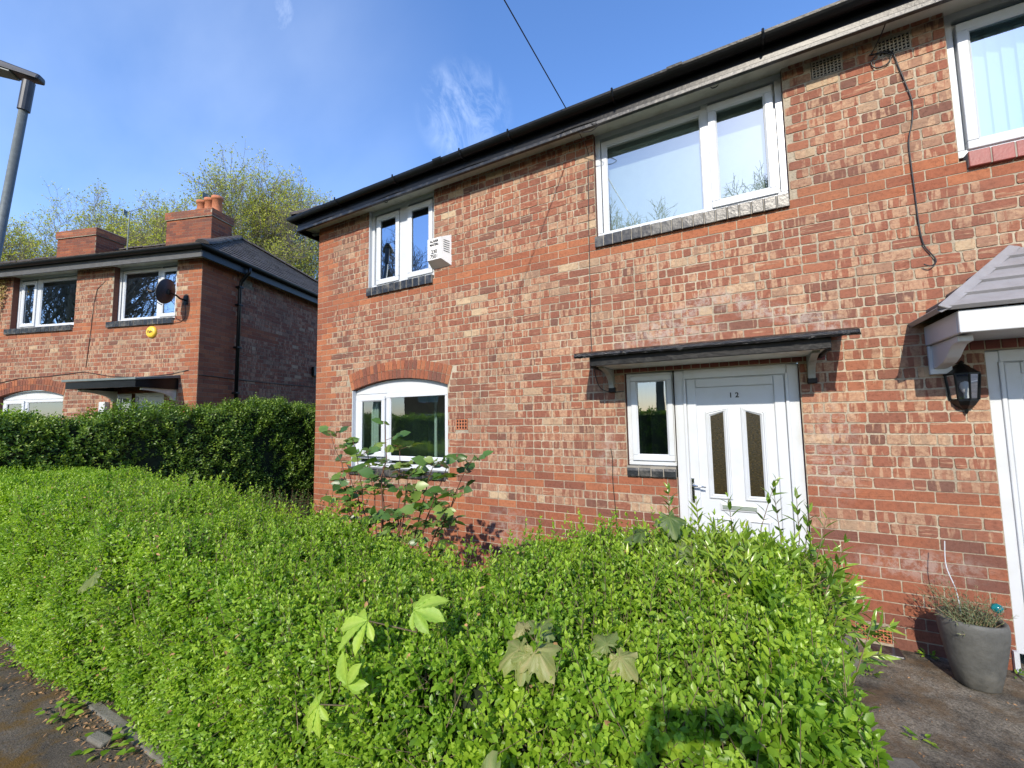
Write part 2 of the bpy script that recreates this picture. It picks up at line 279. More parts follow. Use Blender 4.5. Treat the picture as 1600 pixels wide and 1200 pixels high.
# ---------------------------------------------------------------- brick walls
BL, CH = .2292, .0825
def wall(name, parent, O, U, Nn, u0, u1, z0, z1, holes, smooth, arches=(), seed=1, k0=0, mats=None, phase=0.0, thick=.004, skip=None):
    """bricks laid one by one as raised faces on a mortar sheet; holes=(u0,u1,z0,z1) list; smooth(u,k)-> True for plain facing bricks"""
    rng = random.Random(seed); O = Vector(O); U = Vector(U); Nn = Vector(Nn); Z = Vector((0, 0, 1))
    V = []; F = []; MI = []; UV = []; BK = []
    def P(u, z, d): return tuple(O + U*u + Z*z + Nn*d)
    def face(pts, mi, bk, nrm=None):
        n = len(V); V.extend(P(*p) for p in pts); F.append(tuple(range(n, n+len(pts)))); MI.append(mi); UV.extend((p[0], p[1]) for p in pts); BK.extend([bk]*len(pts))
    flip = U.cross(Z).dot(Nn) < 0
    def brick(u_a, u_b, za, zb, bk, rough, proud, rot=None):
        c = .0075 if rough else .004; j = .0026 if rough else .0008
        pts = [(u_a+c, za), (u_b-c, za), (u_b, za+c), (u_b, zb-c), (u_b-c, zb), (u_a+c, zb), (u_a, zb-c), (u_a, za+c)]
        if rough:
            um = (u_a+u_b)/2 + rng.uniform(-.12, .12)*(u_b-u_a-.03)
            pts = [pts[0], (um, za), *pts[1:5], (um, zb), *pts[5:]]
        pts = [(p[0]+rng.uniform(-j, j), p[1]+rng.uniform(-j, j)) for p in pts]
        if flip: pts = pts[::-1]
        tilt = rng.uniform(-.0012, .0012)
        face([(p[0], p[1], proud+tilt) for p in pts], 0, bk)
        k = len(pts)
        for i in range(k):
            a, b2 = pts[i], pts[(i+1) % k]
            face([(a[0], a[1], proud+tilt), (a[0], a[1], -.012), (b2[0], b2[1], -.012), (b2[0], b2[1], proud+tilt)], 0, bk)
    k = k0
    while k*CH < z1-.01:
        za, zb = k*CH, min((k+1)*CH, z1)
        if za < z0-.001: k += 1; continue
        iv = [(u0, u1)]
        cuts = [(h[0], h[1]) for h in holes if h[2] < zb-.03 and h[3] > za+.03]
        for (uc, zc, Ro, zs) in arches:
            zm = (za+zb)/2+.01
            if zm > zs and zm < zc+Ro:
                hl = next(h for h in holes if h[0] < uc < h[1] and h[2] < zs); ta = math.asin((hl[1]-hl[0])/2/(Ro-.235))*1.015
                hw = min(math.sqrt(max(0, Ro*Ro-(zm+.01-zc)**2)), (zm+.03-zc)*math.tan(ta)+.006); cuts.append((uc-hw, uc+hw))
        for a, b2 in cuts:
            niv = []
            for p, q in iv:
                if b2 <= p or a >= q: niv.append((p, q)); continue
                if a > p: niv.append((p, a))
                if b2 < q: niv.append((b2, q))
            iv = niv
        off = (0 if k % 2 else .5*BL) + phase
        n0 = int((u0-off)/BL)-2
        u = off + n0*BL
        while u < u1:
            for p, q in iv:
                a, b2 = max(u, p), min(u+BL, q)
                if b2-a < .052: continue
                if skip and skip((a+b2)/2, k): continue
                sm = smooth((a+b2)/2, k, a, b2)
                r1, r2 = rng.random(), rng.random()
                if sm:
                    g = .0042; proud = thick*.6
                    lo = 0.0 if (sm == 2) else .38
                    r1 = lo + r1*(.62 if sm == 2 else .62)
                    bk = (min(r1, 1), 1.0, r2, 1)
                    brick(a+g, b2-g, za+g, zb-g, bk, False, proud)
                else:
                    g = rng.uniform(.0045, .0070); proud = thick*rng.uniform(.6, 1.3)
                    # some bricks read as two or three short ones, split by a stripe of mortar
                    bk = (r1, 0.0, r2, 1)
                    if b2-a > .2 and rng.random() < .55:
                        c = a + (b2-a)*rng.choice((.33, .5, .5, .66, .42)); gg = rng.uniform(.003, .007)
                        brick(a+g, c-gg, za+g, zb-g*1.1, bk, True, proud); bk2 = (r1 if rng.random() < .5 else rng.random(), 0, rng.random(), 1)
                        brick(c+gg, b2-g, za+g*1.1, zb-g, bk2, True, proud)
                    else: brick(a+g, b2-g, za+g, zb-g, bk, True, proud)
            u += BL
        k += 1
    # mortar sheet with the openings left out
    us = sorted(set([u0, u1]+[c for h in holes for c in h[:2] if u0 < c < u1])); zs_ = sorted(set([z0, z1]+[c for h in holes for c in h[2:4] if z0 < c < z1]))
    for i in range(len(us)-1):
        for j in range(len(zs_)-1):
            a, b2, c, d = us[i], us[i+1], zs_[j], zs_[j+1]; um, zm = (a+b2)/2, (c+d)/2
            if any(h[0] < um < h[1] and h[2] < zm < h[3] for h in holes): continue
            q = [(a, c, -.001), (b2, c, -.001), (b2, d, -.001), (a, d, -.001)]
            face(q[::-1] if flip else q, 1, (0, 0, 0, 1))
    # arch rings and infill above the curve
    for (uc, zc, Ro, zs) in arches:
        hole = min((h for h in holes if h[0]-.01 < uc < h[1]+.01 and h[2] < zs), key=lambda h: abs(h[3]-zs))
        Ri = Ro-.235; ztop = hole[3]; hw = (hole[1]-hole[0])/2; n = 16
        a_in = math.asin(min(1, hw/Ri))
        for i in range(n):
            t0, t1 = -a_in+2*a_in*i/n, -a_in+2*a_in*(i+1)/n
            p0, p1 = (uc+Ri*math.sin(t0), zc+Ri*math.cos(t0)), (uc+Ri*math.sin(t1), zc+Ri*math.cos(t1))
            q = [(p0[0], p0[1], -.001), (p1[0], p1[1], -.001), (p1[0], ztop, -.001), (p0[0], ztop, -.001)]
            face(q[::-1] if flip else q, 1, (0, 0, 0, 1))
            face([(p0[0], p0[1], 0), (p0[0], p0[1], -.1), (p1[0], p1[1], -.1), (p1[0], p1[1], 0)], 0, (.3, 1, .5, 1))
        a_e = a_in*1.015
        for ring, (ra, rb, cnt) in enumerate(((Ri, Ri+.113, 26), (Ri+.119, Ro, 26))):
            for i in range(cnt):
                if ring == 1 and False: pass
                t0, t1 = -a_e+2*a_e*(i+.06)/cnt, -a_e+2*a_e*(i+.94)/cnt
                pts = [(uc+ra*math.sin(t0), zc+ra*math.cos(t0)), (uc+ra*math.sin(t1), zc+ra*math.cos(t1)), (uc+rb*math.sin(t1), zc+rb*math.cos(t1)), (uc+rb*math.sin(t0), zc+rb*math.cos(t0))]
                pts = [(p[0]+rng.uniform(-.001, .001), p[1]+rng.uniform(-.001, .001)) for p in pts]
                if flip: pts = pts[::-1]
                ends = i == 0 or i == cnt-1
                bk = (.8+rng.random()*.2 if ends else rng.random()*(.9 if ring else .55), 1, rng.random(), 1)
                face([(p[0], p[1], .006) for p in pts], 0, bk)
                for e in range(4):
                    a, b2 = pts[e], pts[(e+1) % 4]; face([(a[0], a[1], .006), (a[0], a[1], -.01), (b2[0], b2[1], -.01), (b2[0], b2[1], .006)], 0, bk)
    # reveals
    for h in holes:
        if len(h) > 4 and h[4] == 0: continue
        a, b2, c, d = h[:4]; D = -.12
        for q in ([(a, c, 0), (a, d, 0), (a, d, D), (a, c, D)], [(b2, c, 0), (b2, c, D), (b2, d, D), (b2, d, 0)], [(a, c, 0), (a, c, D), (b2, c, D), (b2, c, 0)], [(a, d, 0), (b2, d, 0), (b2, d, D), (a, d, D)]):
            if q[0][1] == d and q[2][1] == d: continue
            nn = int(max(1, round((d-c)/CH))) if q[0][0] in (a, b2) and q[1][1] != q[0][1] or q[0][0] == b2 else 1
            face(q, 0, (.02, 1, rng.random(), 1))
    me = bpy.data.meshes.new(name); me.from_pydata(V, [], F); me.polygons.foreach_set('material_index', MI)
    ul = me.uv_layers.new(name='UVMap'); ul.data.foreach_set('uv', np.array(UV, dtype=np.float32).ravel())
    ca = me.color_attributes.new('bk', 'FLOAT_COLOR', 'CORNER'); ca.data.foreach_set('color', np.array(BK, dtype=np.float32).ravel())
    me.update()
    return link(name, me, mats or [M['brick'], M['mortar']], parent)

# ---------------------------------------------------------------- window and door builders (local frame: x right, y into the house)
def rect_frame(mb, x0, x1, z0, z1, y0, y1, t, tb=None):
    tb = tb or t
    mb.box(x0, x1, y0, y1, z0, z0+tb); mb.box(x0, x1, y0, y1, z1-t, z1); mb.box(x0, x0+t, y0, y1, z0+tb, z1-t); mb.box(x1-t, x1, y0, y1, z0+tb, z1-t)
def bead(mb, x0, x1, z0, z1, y, t=.014, d=.012):   # sloped glazing bead round a pane
    for (a, b) in (((x0, z0), (x1, z0)), ((x1, z0), (x1, z1)), ((x1, z1), (x0, z1)), ((x0, z1), (x0, z0))):
        cx, cz = (x0+x1)/2, (z0+z1)/2
        def inn(p): return (p[0]+(t if p[0] < cx else -t), p[1]+(t if p[1] < cz else -t))
        ai, bi = inn(a), inn(b)
        mb.quad((a[0], y-d, a[1]), (b[0], y-d, b[1]), (bi[0], y, bi[1]), (ai[0], y, ai[1]))
def window(house, x0, x1, z0, z1, y, lights, mull=(), fr=.055, glass='glass', frame_mat='upvc', arch=None, room=None, label=None, sill=None, sash_t=.062):
    """lights: (xa, xb, za, zb, opening?) glass rectangles; arch = list of outline points of the head panel"""
    f = MB(); rect_frame(f, x0, x1, z0, z1, y, y+.065, fr)
    for m in mull: f.box(m[0], m[1], y+.004, y+.065, (m[2] if len(m) > 2 else z0+fr), (m[3] if len(m) > 3 else z1-fr))
    for (xa, xb, za, zb, op) in lights:
        if op: rect_frame(f, xa-.11, xb+.11, za-.10, zb+.10, y+.034, y+.058, .10)
    wo = f.build('window', M[frame_mat], house, bevel=.005)
    if label: wo['label'] = label
    for (xa, xb, za, zb, op) in lights:
        if op:
            s = MB(); t = sash_t; rect_frame(s, xa-t, xb+t, za-t, zb+t, y-.018, y+.03, t)
            bead(s, xa-.001, xb+.001, za-.001, zb+.001, y-.004)
            s.build('sash', M[frame_mat], wo, bevel=.006)
        else:
            s = MB(); rect_frame(s, xa-.05, xb+.05, za-.05, zb+.05, y+.006, y+.05, .05); bead(s, xa-.001, xb+.001, za-.001, zb+.001, y+.020, .012, .010); s.build('glazing_bead', M[frame_mat], wo)
        g = MB(); yy = y+.008 if op else y+.022
        g.quad((xa-.012, yy, za-.012), (xb+.012, yy, za-.012), (xb+.012, yy, zb+.012), (xa-.012, yy, zb+.012)); g.build('pane', M[glass], wo)
    if arch: a = MB(); a.prism(arch, 1, y+.006, y+.05); a.build('head_panel', M[frame_mat], wo, bevel=.003)
    # the room behind
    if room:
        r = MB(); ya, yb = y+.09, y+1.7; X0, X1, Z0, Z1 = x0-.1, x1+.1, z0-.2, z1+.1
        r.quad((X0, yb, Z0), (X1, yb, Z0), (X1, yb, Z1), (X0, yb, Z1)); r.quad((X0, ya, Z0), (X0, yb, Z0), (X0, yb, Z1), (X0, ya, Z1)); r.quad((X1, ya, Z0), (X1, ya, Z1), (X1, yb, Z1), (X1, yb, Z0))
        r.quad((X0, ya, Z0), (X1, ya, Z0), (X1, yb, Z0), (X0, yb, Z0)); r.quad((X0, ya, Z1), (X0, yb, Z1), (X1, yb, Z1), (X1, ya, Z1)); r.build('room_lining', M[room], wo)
    return wo
def curtain(parent, x0, x1, z0, z1, y, name='curtain', mat='curtain', waves=6, amp=.02):
    m = MB(); n = waves*8
    for i in range(n):
        a, b = x0+(x1-x0)*i/n, x0+(x1-x0)*(i+1)/n
        m.quad((a, y+amp*math.sin(i/8*2*math.pi), z0), (b, y+amp*math.sin((i+1)/8*2*math.pi), z0), (b, y+amp*math.sin((i+1)/8*2*math.pi), z1), (a, y+amp*math.sin(i/8*2*math.pi), z1))
    return m.build(name, M[mat], parent, smooth=True)
def blinds(parent, x0, x1, z0, z1, y):
    m = MB(); x = x0; k = 0
    while x < x1:
        m.quad((x, y, z0), (x+.095, y+.032, z0), (x+.095, y+.032, z1), (x, y, z1)); x += .078
    return m.build('vertical_blind', M['blind'], parent)
def tile_sill(parent, x0, x1, zt, h, y_out, mat='blacktile', n=None, round_=False, name='sill', slope=.0):
    s = MB(); n = n or int(round((x1-x0)/.112)); wd = (x1-x0)/n; rr = random.Random(int(x0*100))
    for i in range(n):
        a, b = x0+i*wd+.004, x0+(i+1)*wd-.004; o = rr.uniform(-.003, .003); t = rr.uniform(-.002, .002)
        if round_:
            prof = [(.05, zt), (y_out+.05, zt), (y_out+.022, zt-.008), (y_out+.006, zt-.022), (y_out, zt-.045), (y_out, zt-h), (.05, zt-h)]
            s.prism([(p[0]+o, p[1]+t) for p in prof], 0, a, b)
        else: s.box(a, b, y_out+o, .06, zt-h+t, zt+t)
    so = s.build(name, M[mat], parent, bevel=.005)
    m = MB(); m.box(x0+.003, x1-.003, y_out+.006, .05, zt-h+.003, zt-.004); m.build('sill_joint', M['grout'], so)
    return so
M['grout'] = simple('grey_grout', (.26, .24, .2), .9, var=.2)
def airbrick(parent, x, z, wd, h, nx, nz_, mat, y=-.006):
    a = MB(); cw, ch = wd/nx, h/nz_; t = .15
    for i in range(nx+1):
        xc = x+i*cw; a.box(max(x-.006, xc-cw*t), min(x+wd+.006, xc+cw*t), y, .02, z, z+h)
    for j in range(nz_+1):
        zc = z+j*ch; a.box(x-.006, x+wd+.006, y+.002, .02, zc-ch*t*.9, zc+ch*t*.9)
    o = a.build('air_brick', M[mat], parent); b = MB(); b.box(x, x+wd, .006, .02, z, z+h); b.build('vent_hole', M['hole'], o); return o
M['hole'] = simple('vent_shadow', (.012, .010, .010), .9, var=.1)
def text(s, name, size, loc, parent, mat, rot=(R(90), 0, 0), depth=.002, bold=0, sx=1):
    c = bpy.data.curves.new(name, 'FONT'); c.body = s; c.size = size; c.extrude = depth; c.align_x = 'CENTER'; c.align_y = 'CENTER'; c.offset = bold
    t = bpy.data.objects.new('tmp', c); COL.objects.link(t); bpy.context.view_layer.update()
    me = bpy.data.meshes.new_from_object(t.evaluated_get(bpy.context.evaluated_depsgraph_get())); bpy.data.objects.remove(t); me.name = name
    me.materials.clear(); o = link(name, me, M[mat], parent); o.location = loc; o.rotation_euler = rot; o.scale = (sx, 1, 1); return o

# ---------------------------------------------------------------- ground
def sheet(name, x0, x1, y0, y1, z, mat, sub=1, amp=0, seed=1):
    nx, ny = max(1, int((x1-x0)/sub)), max(1, int((y1-y0)/sub))
    X, Y = np.meshgrid(np.linspace(x0, x1, nx+1), np.linspace(y0, y1, ny+1)); Zz = np.full_like(X, z)
    if amp: Zz = Zz + amp*(np.sin(X*2.1+seed)*np.sin(Y*2.7+seed*2)+.5*np.sin(X*5.3)*np.sin(Y*4.7+1))*.5
    V = np.stack([X, Y, Zz], -1).reshape(-1, 3); i = np.arange((nx+1)*(ny+1)).reshape(ny+1, nx+1)
    F = np.stack([i[:-1, :-1], i[:-1, 1:], i[1:, 1:], i[1:, :-1]], -1).reshape(-1, 4)
    me = bpy.data.meshes.new(name); me.from_pydata(V.tolist(), [], F.tolist()); me.update()
    o = link(name, me, mat); o['kind'] = 'structure'; return o
def ground_mat(name, c0, c1, moss=None, moss_amt=.6, band=None, sc=1.0, rough=.95, speck=1, wet=None, con=(.6, 1.25)):
    m, nt, N, L, b = newmat(name); tc = N.new('ShaderNodeTexCoord'); o = tc.outputs['Object']
    n = noise(N, L, o, 90*sc, 6, .75); r = ramp(N, [(.3, c0), (.7, c1)]); L(n.outputs['Fac'], r.inputs[0]); col = r.outputs[0]
    n1 = noise(N, L, o, 2.5*sc, 8, .7); r1 = ramp(N, [(.38, (con[0],)*3), (.62, (con[1], con[1]*.98, con[1]*.95))]); L(n1.outputs['Fac'], r1.inputs[0]); col = mixc(N, L, 1, col, r1.outputs[0], 'MULTIPLY')
    if moss:
        n2 = noise(N, L, o, 3.6*sc, 9, .72); r2 = ramp(N, [(.47, (0, 0, 0)), (.60, (moss_amt,)*3)]); L(n2.outputs['Fac'], r2.inputs[0]); f = r2.outputs[0]
        if band:
            sx = N.new('ShaderNodeSeparateXYZ'); L(o, sx.inputs[0]); d = math_(N, L, 'ABSOLUTE', math_(N, L, 'SUBTRACT', sx.outputs[1], band[0])); g = math_(N, L, 'SUBTRACT', 1.0, math_(N, L, 'DIVIDE', d, band[1]), clamp=True)
            f = math_(N, L, 'MULTIPLY', f, math_(N, L, 'MULTIPLY_ADD', g, 1.0, .12))
        col = mixc(N, L, f, col, moss)
    if speck:
        v = N.new('ShaderNodeTexVoronoi'); v.inputs['Scale'].default_value = 60*sc; L(o, v.inputs['Vector']); rv = ramp(N, [(0, (1, 1, 1)), (.12, (0, 0, 0))]); L(v.outputs['Distance'], rv.inputs[0])
        n4 = noise(N, L, o, 8, 2); f = math_(N, L, 'MULTIPLY', rv.outputs[0], math_(N, L, 'GREATER_THAN', n4.outputs['Fac'], .56)); col = mixc(N, L, math_(N, L, 'MULTIPLY', f, .7), col, (.42, .38, .32))
    L(col, b.inputs['Base Color']); b.inputs['Roughness'].default_value = rough; b.inputs['Specular IOR Level'].default_value = .3
    if wet:
        n5 = noise(N, L, o, wet, 6, .6); r5 = ramp(N, [(.45, (.95,)*3), (.62, (.35,)*3)]); L(n5.outputs['Fac'], r5.inputs[0]); L(r5.outputs[0], b.inputs['Roughness'])
    h = math_(N, L, 'ADD', n.outputs['Fac'], n1.outputs['Fac']); bump(N, L, h, .9, .012, b); return m
M['asphalt'] = ground_mat('asphalt', (.045, .043, .042), (.10, .095, .09))
M['pavement'] = ground_mat('worn_pavement', (.050, .042, .034), (.16, .135, .105), (.125, .072, .016), .95, (-3.42, 1.0), speck=1)
M['soil'] = ground_mat('garden_soil', (.045, .032, .022), (.11, .08, .055), (.06, .09, .03), .5)
M['grass'] = ground_mat('grass_ground', (.035, .06, .015), (.07, .11, .03), speck=0)
M['path'] = ground_mat('mossy_path', (.026, .024, .018), (.26, .23, .18), (.15, .095, .045), .6, sc=1.0, wet=1.4, con=(.35, 1.7))
sheet('ground', -160, 160, -160, 160, -.22, M['grass'], 40)
sheet('road', -60, 60, -10.4, -5.35, -.09, M['asphalt'], 5)
sheet('pavement', -40, 40, -5.2, -3.0, 0, M['pavement'], .5, .006)
sheet('opposite_pavement', -40, 40, -12.4, -10.55, .0, M['pavement'], 2)
sheet('garden_soil', -40, 6.15, -3.0, 10, .012, M['soil'], .5, .01)
sheet('front_path', 6.15, 14, -3.0, .2, .004, M['path'], .25, .008, 3)
kb = MB()
for i in range(80):
    x = -36+i*.915; kb.box(x, x+.905, -5.35, -5.2, -.2, .012+(.002 if i % 3 else 0))
    kb.box(x, x+.905, -10.55, -10.4, -.2, .012)
kb.build('kerb', M['concrete'], bevel=.012)['kind'] = 'structure'
ed = MB(); rr = random.Random(5); x = -3.0
while x < 6.0:
    l = rr.uniform(.4, .9); ed.box(x, x+l-.02, -3.045+rr.uniform(-.008, .008), -2.99, -.1, .022+rr.uniform(-.01, .012)); x += l
ed.build('edging_kerb', M['concrete'], bevel=.008)['kind'] = 'structure'

# ---------------------------------------------------------------- the house
H = tag(empty('semi_detached_house', (0, 0, 0)), 'large red brick semi with white door numbered 12 right behind the leafy front hedge', 'house')
W_TOT = 13.32
holes = [(1.10, 2.285, 3.555, 4.75), (4.445, 6.14, 3.555, 4.75), (7.18, 8.875, 3.555, 4.75), (11.04, 12.22, 3.555, 4.75),
         (.80, 2.50, 1.0, 2.295), (10.82, 12.52, 1.0, 2.295), (4.68, 5.13, 1.165, 2.155), (5.13, 6.115, .06, 2.155), (7.205, 8.16, -.02, 2.155), (8.16, 8.64, 1.165, 2.155),
         (4.52, 6.30, 2.155, 2.335, 0), (7.05, 8.8, 2.155, 2.335, 0),
         (6.35, 6.56, 4.545, 4.70, 0), (6.785, 6.985, 4.545, 4.685, 0), (2.62, 2.80, 1.60, 1.735, 0), (6.36, 6.57, .03, .145, 0)]
def main_smooth(u, k, a, b):
    if 41 <= k < 44: return 1
    if k in (12, 13): return 2 if u > 2.5 and RNG.random() < .5 else 1
    if k < 10: return 2 if (u > 3.0 and RNG.random() < .45+.08*u) else 1
    if u > 9 and False: return 1
    q = (39-k) % 4; ql = {0: 1, 1: 1.5, 2: 2, 3: 1.5}[q]*BL
    if u < ql or u > W_TOT-ql: return 1
    return 0
arches = [(1.65, 1.1, 1.43, 2.175), (11.67, 1.1, 1.43, 2.175)]
# arch geometry: crown of the opening at z 2.295, springing at 2.175
def arch_params(uc, hw, z_spring, z_crown):
    s = z_crown-z_spring; Ri = (hw*hw+s*s)/(2*s); return (uc, z_crown-Ri, Ri+.235, z_spring)
arches = [arch_params(1.65, .85, 2.165, 2.29), arch_params(11.67, .85, 2.165, 2.29)]
wall('wall', H, (0, 0, 0), (1, 0, 0), (0, -1, 0), 0, W_TOT, -.08, 4.75, holes, main_smooth, arches, seed=3)
wall('side_wall', H, (0, 8, 0), (0, -1, 0), (-1, 0, 0), 0, 8, -.08, 4.75, [], lambda u, k, a, b: 1 if (41 <= k < 44 or k < 10 or u > 7.6) else 0, seed=5)
wall('side_wall', H, (W_TOT, 0, 0), (0, 1, 0), (1, 0, 0), 0, 8, -.08, 4.75, [], lambda u, k, a, b: 1 if (41 <= k < 44 or k < 10) else 0, seed=6)
# soldier course over the doors
for (xa, xb) in ((4.52, 6.30), (7.05, 8.8)):
    lt = MB(); lt.m = 1; lt.box(xa, xb, -.001, .05, 2.155, 2.335); lt.m = 0; n = int((xb-xa)/.0765)
    for i in range(n): lt.box(xa+i*(xb-xa)/n+.004, xa+(i+1)*(xb-xa)/n-.004, -.006, .03, 2.162, 2.33)
    lt.build('door_lintel', [M['lintel'] if 'lintel' in M else M.setdefault('lintel', simple('painted_soldier_bricks', (.17, .045, .035), .7, var=.3, nscale=6)), M['mortar']], H, bevel=.003)

wa = window(H, 1.10, 2.285, 3.60, 4.745, .05, [(1.27, 1.575, 3.71, 4.585, 1), (1.855, 2.165, 3.71, 4.585, 1)], [(1.64, 1.79)], glass='glass_mid', room='room', label='upper casement window of two narrow lights beside the white alarm box')
tile_sill(H, 1.085, 2.275, 3.60, .115, -.035)
wb = window(H, 4.445, 6.14, 3.60, 4.745, .05, [(4.56, 5.475, 3.66, 4.60, 0), (5.605, 6.005, 3.71, 4.59, 1)], [(5.485, 5.55)], glass='glass_up', room='room', label='wide upper window reflecting bare trees, above the flat door canopy')
curtain(wb, 4.5, 6.08, 3.3, 4.75, .17, 'roller_blind', 'net', 1, .001)
tile_sill(H, 4.43, 6.135, 3.60, .115, -.035, n=18)
wc = window(H, 7.18, 8.875, 3.60, 4.745, .05, [(7.31, 7.73, 3.71, 4.57, 1), (7.86, 8.76, 3.66, 4.60, 0)], [(7.795, 7.85)], glass='glass_mid', room='room', label='upper window with vertical blinds and red tiled sill')
blinds(wc, 7.2, 8.8, 3.62, 4.7, .14)
tile_sill(H, 7.215, 8.9, 3.60, .115, -.035, 'redtile', n=14)
window(H, 11.04, 12.22, 3.60, 4.745, .05, [(11.16, 11.47, 3.71, 4.585, 1), (11.75, 12.05, 3.71, 4.585, 1)], [(11.53, 11.69)], glass='glass_mid', room='room')
tile_sill(H, 11.05, 12.24, 3.60, .115, -.035, 'redtile')
def archpts(x0, x1, zb, z_spring, z_crown, n=14):
    hw = (x1-x0)/2; s = z_crown-z_spring; Ri = (hw*hw+s*s)/(2*s); c = (x0+x1)/2; a = math.asin(hw/Ri)
    return [(x0, zb), (x1, zb)]+[(c+Ri*math.sin(a-2*a*i/n), z_crown-Ri+Ri*math.cos(a-2*a*i/n)) for i in range(n+1)]
for (X, mir) in ((0, False), (13.32, True)):
    def mx_(a, b): return (a, b) if not mir else (13.32-b, 13.32-a)
    a, b = mx_(.80, 2.50); l1 = mx_(.93, 1.325); l2 = mx_(1.465, 2.405); mu = mx_(1.395, 1.455)
    gw = window(H, a+.003, b-.003, 1.09, 2.10, .06, [(*l1, 1.30, 2.01, 1), (*l2, 1.245, 2.055, 0)], [mu], fr=.062, glass='glass', room='dark',
                arch=archpts(a+.004, b-.004, 2.105, 2.158, 2.284), label=None if mir else 'ground floor window under the brick arch, half hidden by the rose bush')
    if not mir:
        curtain(gw, .95, 1.10, 1.1, 2.05, .22, waves=3); curtain(gw, 1.88, 1.93, 1.1, 2.05, .5, waves=1)
    tile_sill(H, *mx_(.77, 2.47), 1.09, .10, -.035, n=15)
# vertical sealant strips at the left jambs
sl = MB(); sl.box(1.103, 1.112, -.004, .05, 3.6, 4.74); sl.build('jamb_strip', M['upvc'], H); sl = MB(); sl.box(.803, .812, -.004, .06, 1.09, 2.16); sl.build('jamb_strip', M['upvc'], H)

# front doors
def front_door(H, mir, number=None):
    def X(x): return x if not mir else 13.32-x
    def bx(mb, a, b, *r): mb.box(min(X(a), X(b)), max(X(a), X(b)), *r)
    y = .05; f = MB()
    for (a, b) in ((5.13, 5.215), (6.03, 6.113)): bx(f, a, b, y, y+.07, .1, 2.15)
    bx(f, 5.215, 6.03, y, y+.07, 2.07, 2.158); bx(f, 5.13, 6.113, y+.03, y+.065, 2.14, 2.165); bx(f, 5.215, 6.03, y-.03, y+.07, .06, .12)
    for (a, b, z0, z1) in ((5.206, 5.232, .12, 2.075), (6.013, 6.039, .12, 2.075)): bx(f, a, b, y-.014, y+.02, z0, z1)
    d = f.build('door', M['upvc'], H, bevel=.006); d['label'] = 'white front door with number 12 and two slim glazed panels' if number else 'neighbouring white front door under the grey tiled porch'
    l = MB(); yl = y+.004
    bx(l, 5.205, 6.04, yl+.012, yl+.06, .11, 2.09)
    for (a, b, z0, z1) in ((5.236, 5.315, .13, 2.066), (5.93, 6.009, .13, 2.066), (5.315, 5.93, 1.985, 2.066), (5.315, 5.93, .13, .2)): bx(l, a, b, yl-.006, yl+.02, z0, z1)
    lf = l.build('door_leaf', M['upvc'], d, bevel=.008, seg=3)
    yp = yl+.012
    def moulding(pts, name, glass=None):
        mb = MB(); cx = sum(p[0] for p in pts)/len(pts); cz = sum(p[1] for p in pts)/len(pts); n = len(pts)
        def ins(p, t): vx, vz = cx-p[0], cz-p[1]; return (p[0]+t*(1 if vx > 0 else -1), p[1]+t*(1 if vz > 0 else -1)*(1.0))
        lv = [(0, 0), (.004, -.012), (.014, -.016), (.020, -.008), (.028, -.013), (.040, -.002), (.043, .003)]
        for (t0, d0), (t1, d1) in zip(lv, lv[1:]):
            for i in range(n):
                p, q = pts[i], pts[(i+1) % n]; a0, b0, a1, b1 = ins(p, t0), ins(q, t0), ins(p, t1), ins(q, t1)
                mb.quad((X(a0[0]), yp+d0, a0[1]), (X(b0[0]), yp+d0, b0[1]), (X(b1[0]), yp+d1, b1[1]), (X(a1[0]), yp+d1, a1[1]))
        o = mb.build(name, M['upvc'], d)
        gp = MB(); inn = [ins(p, .042) for p in pts]; gp.poly([(X(p[0]), yp-.001 if glass else yp-.004, p[1]) for p in inn]); gp.build('obscure_glass' if glass else 'raised_panel', M['obscure'] if glass else M['upvc'], o)
    for s in (0, 1):
        x0, x1 = (5.385, 5.575) if not s else (5.67, 5.86)
        zi, zo = 1.80, 1.765
        pts = [(x0, .985), (x1, .985), (x1, zi if not s else zo), (x0, zo if not s else zi)]
        moulding(pts, 'glazed_panel', True)
        moulding([(x0-.005, .25), (x1+.01, .25), (x1+.01, .84), (x0-.005, .84)], 'moulded_panel')
    lb = MB(); bx(lb, 5.475, 5.765, yp-.014, yp-.002, .890, .955); lo = lb.build('letterbox', M['upvc_old'], d, bevel=.004)
    lb = MB(); bx(lb, 5.488, 5.752, yp-.020, yp-.010, .902, .943); lb.build('letter_flap', M['letter'], lo, bevel=.003)
    h = MB(); bx(h, 5.243, 5.268, yl-.016, yl-.004, .94, 1.165); ho = h.build('door_handle', M['chrome'], d, bevel=.005)
    h = MB(); h.tube([(X(5.256), yl-.016, 1.10), (X(5.256), yl-.055, 1.10), (X(5.27), yl-.06, 1.10), (X(5.33), yl-.058, 1.095), (X(5.365), yl-.052, 1.087)], [.009, .009, .010, .009, .006], 10); h.build('lever', M['chrome'], ho, smooth=True)
    if number:
        t = text('1', 'house_number', .062, (5.602, yp-.003, 1.905), d, 'blackink', bold=.0015); t2 = text('2', 'house_number', .062, (5.652, yp-.003, 1.905), d, 'blackink', bold=.0015)
    return d
mo, nt_, N_, L_, b_ = newmat('obscure_glass'); tc_ = N_.new('ShaderNodeTexCoord'); mp_ = N_.new('ShaderNodeMapping'); mp_.inputs['Scale'].default_value = (60, 1, 160); L_(tc_.outputs['Object'], mp_.inputs[0])
n_ = noise(N_, L_, mp_.outputs[0], 1, 4, .6); r_ = ramp(N_, [(.35, (.012, .011, .007)), (.6, (.045, .034, .014)), (.8, (.20, .13, .045))]); L_(n_.outputs['Fac'], r_.inputs[0]); L_(r_.outputs[0], b_.inputs['Base Color'])
b_.inputs['Roughness'].default_value = .12; bump(N_, L_, n_.outputs['Fac'], .5, .004, b_); M['obscure'] = mo
